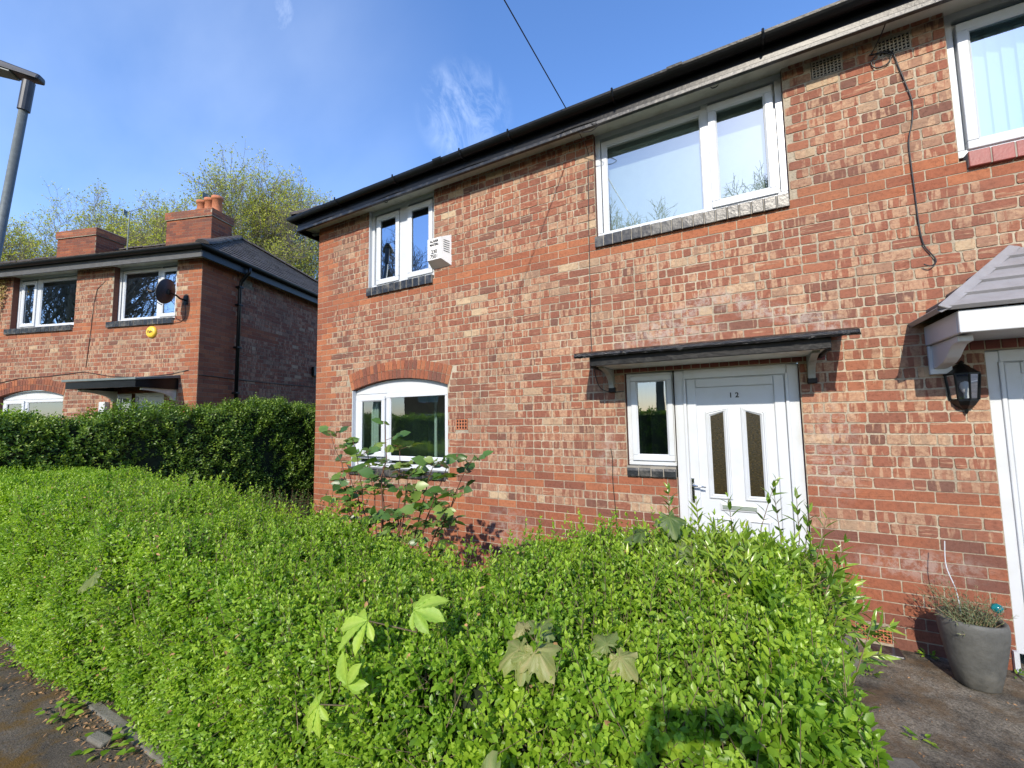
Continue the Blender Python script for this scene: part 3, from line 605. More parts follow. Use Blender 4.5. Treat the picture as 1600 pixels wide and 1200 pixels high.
front_door(H, False, '12'); front_door(H, True)
for mir in (False, True):
    def X(x): return x if not mir else 13.32-x
    sx = sorted((X(4.683), X(5.125))); gx = sorted((X(4.775), X(5.065)))
    sw = window(H, sx[0], sx[1], 1.262, 2.15, .05, [(gx[0], gx[1], 1.355, 2.075, 1)], fr=.04, glass='glass', room='dark', sash_t=.05, label=None if mir else 'tall side light joined to the left of the number 12 door')
    tile_sill(H, *sorted((X(4.675), X(5.128))), 1.262, .10, -.035, round_=True, n=4)

# flat canopy over the number 12 door
cn = MB(); prof = [(0.0, 2.355), (-.50, 2.272), (-.548, 2.264), (-.558, 2.280), (-.550, 2.303), (-.50, 2.322), (0, 2.405)]
rr = random.Random(9); nx = 70; secs = [[(4.36+2.06*i/nx+(rr.uniform(-.01, .01) if i in (0, nx) else 0), p[0]+rr.uniform(-.004, .004)*(p[0] < -.1), p[1]+rr.uniform(-.0025, .003)*(p[0] < -.1)) for p in prof] for i in range(nx+1)]
for a_, b_ in zip(secs, secs[1:]):
    for k in range(len(prof)-1): cn.quad(a_[k], b_[k], b_[k+1], a_[k+1])
cn.poly(secs[0][::-1]); cn.poly(secs[-1])
cano = cn.build('door_canopy', M['bitumen'], H); cano['label'] = 'flat felted black door canopy on curved brackets'
cf = MB(); cf.box(4.49, 6.27, -.50, -.475, 2.19, 2.285); cf.hexa([(4.49, -.474, 2.175), (4.515, -.474, 2.175), (4.515, 0, 2.175), (4.49, 0, 2.175), (4.49, -.474, 2.283), (4.515, -.474, 2.283), (4.515, 0, 2.35), (4.49, 0, 2.35)])
cf.hexa([(6.245, -.474, 2.175), (6.27, -.474, 2.175), (6.27, 0, 2.175), (6.245, 0, 2.175), (6.245, -.474, 2.283), (6.27, -.474, 2.283), (6.27, 0, 2.35), (6.245, 0, 2.35)])
cf.build('fascia', M['blackcan'], cano, bevel=.004)
cs = MB(); cs.box(4.516, 6.244, -.474, -.005, 2.20, 2.215); cs.build('underside', M['soffit'], cano)
for x in (4.53, 6.17):
    br = MB(); pts = [(-.005, 2.198), (-.36, 2.198), (-.36, 2.18)]+[(-.36+.32*math.sin(t), 2.18-.165*(1-math.cos(t))) for t in [i*math.pi/2/8 for i in range(1, 9)]]+[(-.005, 2.0)]
    br.prism(pts, 0, x, x+.05); b0 = br.build('canopy_bracket', M['bracket'] if 'bracket' in M else M.setdefault('bracket', simple('grimy_white_paint', (.33, .33, .29), .6, var=.15, dirt=(.05, .05, .045), dirt_amt=.7, dscale=9)), cano, bevel=.003)
    bb = MB(); bb.box(x-.004, x+.06, -.04, -.004, 1.975, 2.02); bb.build('bracket_foot', M['blackcan'], b0, bevel=.004)
# hipped porch over the neighbouring door
pc = MB(); xl, xr, yf, ze, zt = 6.83, 8.62, -.60, 2.36, 2.84; xa_, xb_ = 7.40, 8.05
ncs = 5
def lerp(a, b, t): return tuple(a[i]+(b[i]-a[i])*t for i in range(3))
FL, FR, AL, AR = (xl, yf, ze), (xr, yf, ze), (xa_, -.01, zt), (xb_, -.01, zt); WL, WR = (xl, 0, ze), (xr, 0, ze)
nrm = Vector((0, -(zt-ze), -(yf))).normalized(); nrm = Vector((0, -.62, .78))
for i in range(ncs):
    a, b, c, d = lerp(FL, AL, i/ncs), lerp(FR, AR, i/ncs), lerp(FR, AR, (i+1)/ncs), lerp(FL, AL, (i+1)/ncs); o1, o2 = nrm*.034, nrm*.012
    pc.hexa([a, b, c, d, Vector(a)+o1, Vector(b)+o1, Vector(c)+o2, Vector(d)+o2])
for (F0, A0, W0, s) in ((FL, AL, WL, -1), (FR, AR, WR, 1)):
    n2 = Vector((s*.64, 0, .77))
    for i in range(ncs):
        a, b, c, d = lerp(F0, A0, i/ncs), lerp(W0, A0, i/ncs), lerp(W0, A0, (i+1)/ncs), lerp(F0, A0, (i+1)/ncs); o1, o2 = n2*.034, n2*.012
        pc.hexa([a, b, c, d, Vector(a)+o1, Vector(b)+o1, Vector(c)+o2, Vector(d)+o2] if s > 0 else [a, d, c, b, Vector(a)+o1, Vector(d)+o2, Vector(c)+o2, Vector(b)+o1])
por = pc.build('porch_canopy', M['grp'], H, bevel=.005); por['label'] = 'grey hipped porch roof with white fascia and scrolled brackets'
for (F0, A0, s) in ((FL, AL, -1), (FR, AR, 1)):
    hr = MB(); dv = (Vector(A0)-Vector(F0)); u1 = Vector((0, .055, 0)); u2 = Vector((-s*.055, 0, 0)); o = Vector((s*.02, -.02, .045)); F0 = Vector(F0)-dv*.03
    hr.hexa([F0+u1+o*.5, F0+o, F0+u2+o*.5, F0+Vector((0, 0, .0)), F0+dv+u1+o*.5, F0+dv+o, F0+dv+u2+o*.5, F0+dv])
    hr.build('hip_roll', M['grp'], por, bevel=.006)
sc_ = MB()
for (x_, y_, z_) in ((6.86, -.03, 2.40), (7.33, -.03, 2.80), (8.59, -.03, 2.40)): sc_.lathe([(0, .012), (.009, .010), (.011, 0)], (x_, y_-.03, z_), 8)
sc_.build('fixing_cap', M['galv'], por)
wf = MB(); wf.box(6.90, 8.55, -.58, -.55, 2.215, 2.355); wf.box(6.90, 6.93, -.549, 0, 2.215, 2.355); wf.box(8.52, 8.55, -.549, 0, 2.215, 2.355); wf.box(6.931, 8.519, -.549, -.002, 2.225, 2.24)
wf.build('fascia', M['upvc_old'], por, bevel=.006)
for x in (6.925, 8.465):
    br = MB(); prof = [(-.002, 2.214), (-.46, 2.214), (-.46, 2.175), (-.37, 2.165), (-.32, 2.14), (-.26, 2.095), (-.19, 2.065), (-.12, 2.05), (-.06, 2.04), (-.002, 2.035)]
    br.prism(prof, 0, x, x+.075); b0 = br.build('porch_bracket', M['upvc_old'], por, bevel=.006)
    bb = MB(); bb.box(x-.02, x+.10, -.03, -.003, 2.0, 2.21); bb.build('bracket_plate', M['upvc_old'], b0, bevel=.004)

# eaves: soffit, fascia, gutter
E = MB(); E.box(-.2, W_TOT+.2, -.199, .0, 4.738, 4.748); E.box(-.2, 0, 0, 8.2, 4.738, 4.748)
E.box(.9, 2.5, -.001, .13, 4.742, 4.749); E.box(4.3, 6.3, -.001, .13, 4.742, 4.749); E.box(7.0, 9, -.001, .13, 4.742, 4.749)
E.build('soffit', M['soffit'], H)
F_ = MB(); F_.box(-.225, W_TOT+.2, -.225, -.2, 4.70, 4.86); F_.box(-.225, -.2, -.199, 8.2, 4.655, 4.86); F_.box(-.18, W_TOT, -.199, -.18, 4.675, 4.737)
F_.build('fascia_board', M['black'], H, bevel=.005)
F_ = MB(); F_.box(-.23, W_TOT+.2, -.238, -.2, 4.658, 4.699); F_.box(-.238, -.2, -.199, 8.2, 4.650, 4.699); F_.build('fascia_trim', M['blackwood'], H, bevel=.006)
def gutter(parent, path, r=.058, lip=True, mat='black', name='gutter'):
    g = MB(); n = 10; path = [Vector(p) for p in path]; rings = []
    for i, p in enumerate(path):
        d = (path[min(i+1, len(path)-1)]-path[max(i-1, 0)]); d.z = 0; d.normalize(); s = Vector((d.y, -d.x, 0))
        if 0 < i < len(path)-1:
            d1 = (path[i]-path[i-1]).normalized(); s1 = Vector((d1.y, -d1.x, 0)); s = s/max(.5, s.dot(s1))
        ring = [p+s*(-r*math.cos(math.pi*k/n)*1.0)+Vector((0, 0, -r*math.sin(math.pi*k/n))) for k in range(n+1)]
        ring += [p+s*((r-.006)*math.cos(math.pi*k/n))+Vector((0, 0, -(r-.006)*math.sin(math.pi*k/n)+.003)) for k in range(n+1)]
        rings.append(ring)
    for a, b in zip(rings, rings[1:]):
        m = len(a)
        for k in range(m): g.quad(a[k], a[(k+1) % m], b[(k+1) % m], b[k])
    for e in (rings[0], rings[-1]): g.poly(e)
    return g.build(name, M[mat], parent, smooth=False)
gt = gutter(H, [(-.29, 8.2, 4.865), (-.29, -.29, 4.87), (4.2, -.29, 4.865), (W_TOT+.3, -.29, 4.87)], .066)
for x in (.8, 1.9, 2.95, 3.6, 4.75, 6.0, 7.3, 9, 11):
    gb = MB(); gb.tube([(x, -.222, 4.80), (x, -.25, 4.795), (x, -.30, 4.796), (x, -.34, 4.81), (x, -.362, 4.85), (x, -.360, 4.876)], .011, 5); gb.build('gutter_bracket', M['black'], gt)
for x in (2.55, 5.25): gj = gutter(gt, [(x, -.29, 4.872), (x+.13, -.29, 4.872)], .072, name='gutter_joint')
sv = MB(); sv.lathe([(.034, 0), (.034, .012), (.0, .012)], (5.62, -.10, 4.728), 16)
sv.build('soffit_vent', M['hole'], H); sv = MB(); sv.lathe([(.022, 0), (.022, .012), (0, .012)], (1.53, -.10, 4.728), 12); sv.build('soffit_vent', M['hole'], H)
dp = MB(); dp.tube([(-.29, .35, 4.80), (-.29, .35, 4.72), (-.20, .36, 4.6), (-.07, .36, 4.5), (-.07, .36, .1)], .034, 10); dp.build('downpipe', M['black'], H, smooth=True)
pp = MB(); pp.tube([(-.02, .03, 4.69), (-.1, -.03, 4.66), (-.16, .0, 4.70)], .022, 8); pp.build('overflow_pipe', M['galv'], H, smooth=True)
# roofs: tiles modelled as overlapping courses
def tile_roof_mat():
    m, nt, N, L, b = newmat('mossy_roof_tiles'); tc = N.new('ShaderNodeTexCoord'); o = tc.outputs['Object']
    n = noise(N, L, o, 14, 8, .7); r = ramp(N, [(.3, (.035, .030, .028)), (.6, (.085, .072, .065)), (.8, (.14, .12, .10))]); L(n.outputs['Fac'], r.inputs[0])
    n2 = noise(N, L, o, 5, 9, .75); r2 = ramp(N, [(.55, (0, 0, 0)), (.68, (.7, .7, .7))]); L(n2.outputs['Fac'], r2.inputs[0]); c = mixc(N, L, r2.outputs[0], r.outputs[0], (.10, .095, .03))
    L(c, b.inputs['Base Color']); b.inputs['Roughness'].default_value = .9; bump(N, L, n.outputs['Fac'], .9, .01, b); return m
M['roof'] = tile_roof_mat()
def roof_face(mb, A, B, C, D, n, cols_w=.2, rng=random.Random(2)):
    """A,B eave ends, C,D ridge ends (may coincide); n courses of tiles"""
    A, B, C, D = map(Vector, (A, B, C, D)); nrm = (B-A).cross(D-A).normalized()
    if nrm.z < 0: nrm = -nrm
    for i in range(n):
        a, b = A.lerp(D, i/n), B.lerp(C, i/n); d, c = A.lerp(D, (i+1.08)/n), B.lerp(C, (i+1.08)/n)
        m = max(1, int((b-a).length/cols_w))
        for j in range(m):
            p, q = a.lerp(b, j/m), a.lerp(b, (j+.97)/m); s, r_ = d.lerp(c, j/m), d.lerp(c, (j+.97)/m); h = rng.uniform(.016, .024); h2 = h+rng.uniform(-.004, .004)
            mb.quad(p+nrm*h, q+nrm*h2, r_+nrm*.004, s+nrm*.004); mb.quad(p-nrm*.005, q-nrm*.005, q+nrm*h2, p+nrm*h)
    mb.poly([A-nrm*.004, B-nrm*.004, C-nrm*.004] + ([D-nrm*.004] if (C-D).length > .01 else []))
def hip_roof(parent, x0, x1, y0, y1, ze, rise, inset, courses=16, tw=.2):
    ym = (y0+y1)/2; rp = MB(); a, b = (x0+inset, ym, ze+rise), (x1-inset, ym, ze+rise)
    roof_face(rp, (x0, y0, ze), (x1, y0, ze), b, a, courses, tw); roof_face(rp, (x1, y1, ze), (x0, y1, ze), a, b, courses, .6)
    roof_face(rp, (x1, y0, ze), (x1, y1, ze), b, b, courses, tw); roof_face(rp, (x0, y1, ze), (x0, y0, ze), a, a, courses, tw)
    ro = rp.build('roof', M['roof'], parent)
    rg = MB()
    def ridge(p, q):
        p, q = Vector(p), Vector(q); n = max(1, int((q-p).length/.33))
        for i in range(n):
            s, e = p.lerp(q, i/n), p.lerp(q, (i+.96)/n); d = (e-s).normalized(); sd_ = d.cross(Vector((0, 0, 1))).normalized(); upv = sd_.cross(d)
            jt = random.uniform(-.012, .012)
            for k in range(6):
                t0, t1 = math.pi*k/6, math.pi*(k+1)/6; f = lambda t, c: c+sd_*(.11*math.cos(t))+upv*(.075*math.sin(t)+.0+jt)
                rg.quad(f(t0, s), f(t1, s), f(t1, e), f(t0, e))
            rg.poly([s+sd_*(.11*math.cos(math.pi*k/6))+upv*(.075*math.sin(math.pi*k/6)+jt) for k in range(7)])
    ridge(a, b)
    for c0, t in (((x0, y0, ze), a), ((x0, y1, ze), a), ((x1, y0, ze), b), ((x1, y1, ze), b)): ridge(c0, t)
    rg.build('ridge_tile', M['roof'], ro); return ro
hip_roof(H, -.28, W_TOT+.28, -.28, 8.28, 4.885, 2.3, 3.7)
airbrick(H, 6.36, 4.55, .195, .145, 8, 6, 'oldmetal' if 'oldmetal' in M else M.setdefault('oldmetal', simple('old_iron', (.34, .30, .24), .8, var=.3)) and 'oldmetal')
airbrick(H, 6.79, 4.55, .19, .13, 8, 5, 'oldmetal'); airbrick(H, 2.63, 1.61, .16, .115, 4, 3, 'terracotta'); airbrick(H, 6.37, .035, .19, .10, 9, 5, 'terracotta')
v = MB(); v.box(7.18, 7.205, -.03, .03, -.02, .14); v.build('threshold_vent', M['upvc_old'], H)
st = MB(); st.box(7.17, 8.9, -.34, -.012, -.1, .015); st.build('door_step', M['concrete'], H, bevel=.012)
st = MB(); st.box(4.95, 6.3, -.5, -.012, -.1, .12); st.build('door_step', M['concrete'], H, bevel=.015)
pt = MB(); pt.box(6.42, 6.60, -.16, -.012, -.05, .02); pt.build('slate_block', M['blacktile'], H, bevel=.01)

# ---------------------------------------------------------------- the neighbouring house across the gap
G = tag(empty('neighbouring_house', (-3.3, -.1, .18), R(18)), 'red brick semi at the left with two chimney stacks and a satellite dish', 'house')
M['greyfascia'] = simple('weathered_grey_board', (.075, .078, .08), .6, var=.2, dirt=(.05, .05, .05), dirt_amt=.6, dscale=6)
gh = [(-2.10, -.58, 3.555, 4.75), (-4.78, -3.06, 3.555, 4.75), (-9.3, -7.6, 3.555, 4.75), (-11.8, -10.2, 3.555, 4.75), (-4.95, -3.2, 1.0, 2.295), (-1.5, -.74, .1, 2.155), (-1.95, -1.5, 1.165, 2.155), (-2.0, -.6, 2.155, 2.32, 0)]
def g_smooth(u, k, a, b):
    if 41 <= k < 44 or k in (12, 13) or k < 10: return 1
    q = (39-k) % 4; ql = {0: 1, 1: 1.5, 2: 2, 3: 1.5}[q]*BL+.03
    return 1 if u > -ql else 0
wall('wall', G, (0, 0, 0), (1, 0, 0), (0, -1, 0), -12.4, 0, -.3, 4.75, gh, g_smooth, [arch_params(-4.075, .875, 2.165, 2.29)], seed=21, phase=.03)
wall('side_wall', G, (0, 0, 0), (0, 1, 0), (1, 0, 0), 0, 8, -.3, 4.75, [(.98, 1.22, 4.49, 4.65, 0)], lambda u, k, a, b: 1 if u < {0: 1, 1: 1.5, 2: 2, 3: 1.5}[(39-k) % 4]*BL+.35 or (41 <= k < 44 and u < 2) else 0, seed=22, mats=[M['brick_old'], M['mortar_dark'] if 'mortar_dark' in M else M.setdefault('mortar_dark', mortar_mat('sooty_mortar', (.24, .195, .15)))])
airb = airbrick(G, 0, 0, .2, .13, 6, 4, 'oldmetal'); airb.location = (.004, .99, 4.5); airb.rotation_euler = (0, 0, R(90))
g1 = window(G, -2.10, -.58, 3.60, 4.745, .10, [(-1.97, -1.15, 3.68, 4.62, 0), (-1.0, -.70, 3.72, 4.58, 1)], [(-1.10, -1.06)], glass='glass_mid', room='room', label='upper window behind the satellite dish, reflecting branches')
tile_sill(G, -2.2, -.6, 3.60, .115, -.04)
g2 = window(G, -4.78, -3.06, 3.60, 4.745, .10, [(-4.62, -4.33, 3.72, 4.58, 1), (-4.17, -3.14, 3.68, 4.62, 0)], [(-4.27, -4.22)], glass='glass_mid', room='dark', label='upper window at the left edge with a narrow opening light on its left')
tile_sill(G, -4.88, -3.08, 3.60, .115, -.04)
for (a, b) in ((-9.3, -7.6), (-11.8, -10.2)):
    window(G, a, b, 3.60, 4.745, .10, [(a+.12, b-.12, 3.68, 4.62, 0)], glass='glass_mid', room='dark'); tile_sill(G, a-.02, b+.02, 3.60, .115, -.04)
window(G, -4.945, -3.205, 1.09, 2.10, .08, [(-4.82, -4.4, 1.2, 2.02, 1), (-4.27, -3.3, 1.2, 2.04, 0)], [(-4.34, -4.29)], glass='glass', room='dark', arch=archpts(-4.944, -3.206, 2.105, 2.16, 2.284))
tile_sill(G, -5.0, -3.15, 1.09, .1, -.04)
window(G, -1.946, -1.504, 1.262, 2.15, .06, [(-1.85, -1.6, 1.36, 2.07, 1)], glass='glass', room='dark', fr=.04, sash_t=.05)
gd = MB(); rect_frame(gd, -1.5, -.74, .1, 2.155, .06, .13, .07); gdo = gd.build('door', M['upvc'], G, bevel=.006)
gd = MB(); gd.box(-1.43, -.81, .075, .12, .17, 2.085); gd.build('door_leaf', M['upvc'], gdo, bevel=.005)
gd = MB(); gd.box(-1.3, -1.17, .066, .08, 1.2, 1.85); gd.box(-1.07, -.94, .066, .08, 1.2, 1.85); gd.build('door_glass', M['obscure'], gdo)
lt = MB(); lt.m = 1; lt.box(-2.0, -.6, -.001, .05, 2.155, 2.32); lt.m = 0
for i in range(18): lt.box(-2.0+i*.0777+.004, -2.0+(i+1)*.0777-.004, -.006, .03, 2.16, 2.315)
lt.build('door_lintel', [M['lintel'], M['mortar']], G)
gc = MB(); gc.prism([(0, 2.42), (-.78, 2.325), (-.80, 2.325), (-.80, 2.355), (0, 2.475)], 0, -2.0, -.38); gco = gc.build('door_canopy', M['lead'], G, bevel=.006); gco['label'] = 'flat canopy with lead top and black edge'
gc = MB(); gc.box(-1.96, -.42, -.77, -.74, 2.20, 2.322); gc.hexa([(-.45, -.739, 2.2), (-.42, -.739, 2.2), (-.42, 0, 2.2), (-.45, 0, 2.2), (-.45, -.739, 2.324), (-.42, -.739, 2.324), (-.42, 0, 2.41), (-.45, 0, 2.41)])
gc.hexa([(-1.96, -.739, 2.2), (-1.93, -.739, 2.2), (-1.93, 0, 2.2), (-1.96, 0, 2.2), (-1.96, -.739, 2.324), (-1.93, -.739, 2.324), (-1.93, 0, 2.41), (-1.96, 0, 2.41)]); gc.build('fascia', M['black'], gco)
gc = MB(); gc.box(-2.0, -.38, -.806, -.80, 2.328, 2.362); gc.build('edge_trim', M['lead'], gco)
for x in (-1.9, -.52):
    br = MB(); pts = [(-.005, 2.198), (-.62, 2.198), (-.62, 2.16)]+[(-.62+.55*math.sin(t), 2.16-.16*(1-math.cos(t))) for t in [i*math.pi/2/8 for i in range(1, 9)]]+[(-.005, 1.99)]
    br.prism(pts, 0, x, x+.06); br.build('canopy_bracket', M['soffit'], gco)
mb_ = MB(); mb_.box(-2.17, -2.02, -.09, -.004, 1.72, 2.0); mb_.build('meter_box', M['upvc_old'], G, bevel=.01)
E = MB(); E.box(-12.4, .2, -.199, .0, 4.738, 4.748); E.box(0, .2, .001, 8.2, 4.738, 4.748); E.box(-5, -.5, -.001, .16, 4.742, 4.749); E.build('soffit', M['soffit'], G)
F_ = MB(); F_.box(-12.4, .2, -.225, -.2, 4.66, 4.83); F_.build('fascia_board', M['greyfascia'], G, bevel=.005)
F_ = MB(); F_.box(.2, .225, -.225, 8.2, 4.66, 4.83); F_.build('fascia_board', M['bluefascia'] if 'bluefascia' in M else M.setdefault('bluefascia', simple('blue_black_board', (.015, .022, .032), .45, var=.3)), G, bevel=.005)
gutter(G, [(-12.4, -.29, 4.88), (.29, -.29, 4.86), (.29, 8.2, 4.86)], .062, mat='black')
hip_roof(G, -12.7, .28, -.28, 8.28, 4.875, 2.28, 3.4)
dp = MB(); dp.tube([(.29, .82, 4.80), (.29, .82, 4.70), (.2, .82, 4.62), (.10, .82, 4.52), (.07, .82, 4.4), (.07, .82, 0)], .036, 10); dpo = dp.build('downpipe', M['black'], G, smooth=True)
db = MB()
for z in (.6, 1.85, 2.15, 3.1, 4.0, 4.38): db.box(.005, .115, .765, .875, z, z+.035)
db.build('pipe_clip', M['black'], dpo, bevel=.006)
M['brick_sooty'] = brick_mat('chimney_brick', (.88, .84, .80))
def chimney(x0, x1, y0, y1, z0, z1, seed, pots, lab=None):
    d = (Vector((0, 0, 0)))
    c = MB(); c.box(x0+.02, x1-.02, y0+.02, y1-.02, z0, z1-.02)
    co = c.build('chimney', M['mortar'], G)
    if lab: co['label'] = lab
    sm = lambda u, k, a, b: 2 if k % 7 else 1
    for (O, U, Nn, l) in (((x0, y0, 0), (1, 0, 0), (0, -1, 0), x1-x0), ((x1, y0, 0), (0, 1, 0), (1, 0, 0), y1-y0), ((x0, y1, 0), (0, -1, 0), (-1, 0, 0), y1-y0)):
        wall('stack_face', co, O, U, Nn, 0, l, z0, z1-.25, [], sm, seed=seed, k0=int(z0/CH), mats=[M['brick_sooty'], M['mortar_dark']]); seed += 1
        n_ = Vector(Nn)*.035
        wall('stack_face', co, Vector(O)+n_-Vector(U)*.035, U, Nn, 0, l+.07, z1-.25, z1-.01, [], sm, seed=seed, k0=int((z1-.25)/CH)+1); seed += 1
    t = MB(); t.box(x0-.034, x1+.034, y0-.034, y1+.034, z1-.25, z1-.011); t.hexa([(x0-.03, y0-.03, z1-.01), (x1+.03, y0-.03, z1-.01), (x1+.03, y1+.03, z1-.01), (x0-.03, y1+.03, z1-.01), (x0+.12, y0+.12, z1+.07), (x1-.12, y0+.12, z1+.07), (x1-.12, y1-.12, z1+.07), (x0+.12, y1-.12, z1+.07)])
    t.build('mortar_cap', M['concrete'], co)
    l = MB(); l.box(x0-.05, x1+.05, y0-.06, y0+.0, z0+.33, z0+.50); l.build('flashing', M['lead'], co)
    for (px, h, r) in pots:
        p = MB(); yc = (y0+y1)/2; p.lathe([(r*1.05, 0), (r, .05), (r*.93, h*.8), (r*1.12, h*.82), (r*1.12, h), (r*.8, h), (r*.75, h*.7)], (px, yc, z1+.02), 20); po = p.build('chimney_pot', M['terracotta'], co, smooth=True)
    return co
chimney(-5.0, -3.42, 3.35, 4.05, 6.3, 7.82, 40, [(-4.15, .42, .14), (-3.88, .46, .14), (-3.62, .50, .14)], 'tall stack with three orange pots')
chimney(-9.15, -7.62, 3.35, 4.15, 6.2, 7.66, 50, [], 'lower stack without pots, grass growing on top')
cg = MB(); rr = random.Random(4)

def local(o, parent):   # keep a separate thing placed in the neighbour's frame
    m = Matrix.Translation((-3.3, -.1, .18)) @ Matrix.Rotation(R(18), 4, 'Z'); return m
GM = Matrix.Translation((-3.3, -.1, .18)) @ Matrix.Rotation(R(18), 4, 'Z')
def GP(x, y, z): return GM @ Vector((x, y, z))
def thing(name, label, cat, loc, rz=0, group=None):
    return tag(empty(name, loc, rz), label, cat, group)
# satellite dish
D = thing('satellite_dish', 'grey satellite dish on a wall arm beside the upper window of the left house', 'satellite dish', GP(-.34, 0, 3.92), R(18))
ax = Vector((-.95, -.20, .24)).normalized(); cpos = Vector((-.02, -.34, .07))
side = ax.cross(Vector((0, 0, 1))).normalized(); upd = side.cross(ax)
dm = MB(); rings = 6; n = 28
def dishp(r, t, o=0): return cpos+side*(r*.215*math.cos(t))+upd*(r*.235*math.sin(t))+ax*(.05*r*r+o)
for i in range(rings):
    for k in range(n):
        r0, r1, t0, t1 = i/rings, (i+1)/rings, 2*math.pi*k/n, 2*math.pi*(k+1)/n
        dm.quad(dishp(r0, t0), dishp(r0, t1), dishp(r1, t1), dishp(r1, t0)); dm.quad(dishp(r0, t0, -.012), dishp(r1, t0, -.012), dishp(r1, t1, -.012), dishp(r0, t1, -.012))
for k in range(n): t0, t1 = 2*math.pi*k/n, 2*math.pi*(k+1)/n; dm.quad(dishp(1, t0), dishp(1, t1), dishp(1, t1, -.012), dishp(1, t0, -.012))
dm.build('reflector', M['steel'], D, smooth=True)
dm = MB(); dm.box(-.05, .05, -.012, 0, -.09, .09); dm.tube([(0, -.01, 0), (0, -.12, .0), (.02, -.2, .03), cpos-ax*.03], .016, 8); dm.tube([cpos-ax*.02-upd*.05, cpos-ax*.02+upd*.05], .03, 8); dm.build('wall_arm', M['black'], D)
tip = cpos+ax*.36-upd*.06
dm = MB(); dm.tube([cpos-upd*.26+ax*.04, cpos-upd*.22+ax*.2, tip-ax*.02], .009, 6); dm.build('feed_arm', M['black'], D); dm = MB(); dm.tube([tip-ax*.02, tip-ax*.09], [.03, .022], 10); dm.tube([tip, tip+Vector((0, 0, .05))], .018, 8); dm.build('receiver', M['black'], D)
cb = MB(); cb.tube([(0, -.03, -.05), (.02, -.02, -.2), (0, -.012, -.35), (-.1, -.008, -.42), (-.5, -.008, -.45)], .005, 6); cb.build('dish_cable', M['cable'], D)
# round yellow alarm
Y = thing('alarm_box', 'round yellow alarm box under the right-hand upper window of the left house', 'alarm box', GP(-1.09, 0, 3.34), R(18))
M['yellow'] = simple('yellow_plastic', (.80, .52, .05), .4, var=.05); M['redink'] = simple('dark_print', (.16, .09, .02), .5)
ym = MB(); n = 28
prof = [(.0, -.055), (.08, -.052), (.105, -.04), (.115, -.02), (.115, -.004)]
base = len(ym.v)
for r, y_ in prof:
    for k in range(n): ym.v.append((r*math.cos(2*math.pi*k/n), y_, r*math.sin(2*math.pi*k/n)))
for i in range(len(prof)-1):
    for k in range(n): ym.f.append((i*n+k, i*n+(k+1) % n, (i+1)*n+(k+1) % n, (i+1)*n+k)); ym.mi.append(0)
ym.build('alarm_cover', M['yellow'], Y, smooth=True); text('Yale', 'alarm_lettering', .075, (0, -.057, .0), Y, 'redink', bold=.002)
# aerials
def aerial(loc, h, rz, label, tilt=0, n=9, ln=.9):
    A = thing('tv_aerial', label, 'tv aerial', loc, rz, None); m = MB(); m.tube([(0, 0, 0), (.0, 0, h*.6), (.02, 0, h)], .016, 6); m.build('mast', M['galv'], A)
    b = MB(); b.tube([(-.12, 0, h-.02), (ln, 0, h-.02+tilt)], .010, 5)
    for i in range(n): x = .05+i*(ln-.1)/n; l = .13-.05*i/n; b.tube([(x, -l, h-.02+tilt*x/ln), (x, l, h-.02+tilt*x/ln)], .004, 4)
    b.build('boom', M['galv'], A); r = MB(); r.tube([(-.1, -.12, h+.07), (-.1, .12, h+.07)], .006, 4); r.tube([(-.1, -.12, h-.1), (-.1, .12, h-.1)], .006, 4); r.box(-.11, -.10, -.1, .1, h-.1, h+.07); r.build('reflector', M['galv'], A)
aerial(GP(-6.95, 3.75, 6.9), 1.35, R(18+25), 'tv aerial on a white mast between the two chimney stacks', .28, 8, .45)
aerial(GP(-4.45, 4.15, 7.6), 1.15, R(10), 'tv aerial standing behind the three chimney pots', -.05, 9, .75)

# ---------------------------------------------------------------- fittings on the front wall
A = thing('alarm_box', 'white wedge-shaped alarm box with black lettering beside the upper casement window', 'alarm box', (2.41, 0, 3.865))
m = MB(); W0, W1 = [(-.15, 0, -.20), (.16, 0, -.20), (.16, 0, .20), (-.15, 0, .20)], [(-.125, -.125, -.13), (.085, -.125, -.13), (.085, -.125, .145), (-.125, -.125, .145)]
for i in range(4): j = (i+1) % 4; m.quad(W0[i], W0[j], W1[j], W1[i])
m.poly(W1)
M['alarmwhite'] = simple('alarm_plastic', (.72, .72, .70), .45, var=.05, dirt=(.40, .38, .3), dirt_amt=.4, dscale=8); m.build('alarm_cover', M['alarmwhite'], A, bevel=.005)
for s, z, sz in (('ALARM', .105, .048), ('MASTERS', .06, .040), ('230', -.03, .068), ('7501', -.092, .068)): text(s, 'alarm_lettering', sz, (-.02, -.127, z), A, 'blackink', bold=.0012, sx=.92 if sz > .05 else .85)
lv = MB(); nn = Vector((.125, -.075, 0)).normalized()
for i in range(6): z = .11-i*.028; lv.hexa([Vector((.150-.0, -.030, z-.028))+nn*k for k in (0, .003)][:0] or [(.107, -.097, z), (.147, -.028, z-.012), (.145, -.027, z-.012), (.105, -.096, z), (.107, -.097, z+.007), (.147, -.028, z-.005), (.145, -.027, z-.005), (.105, -.096, z+.007)])
lv.build('louvre', M['blackink'], A)
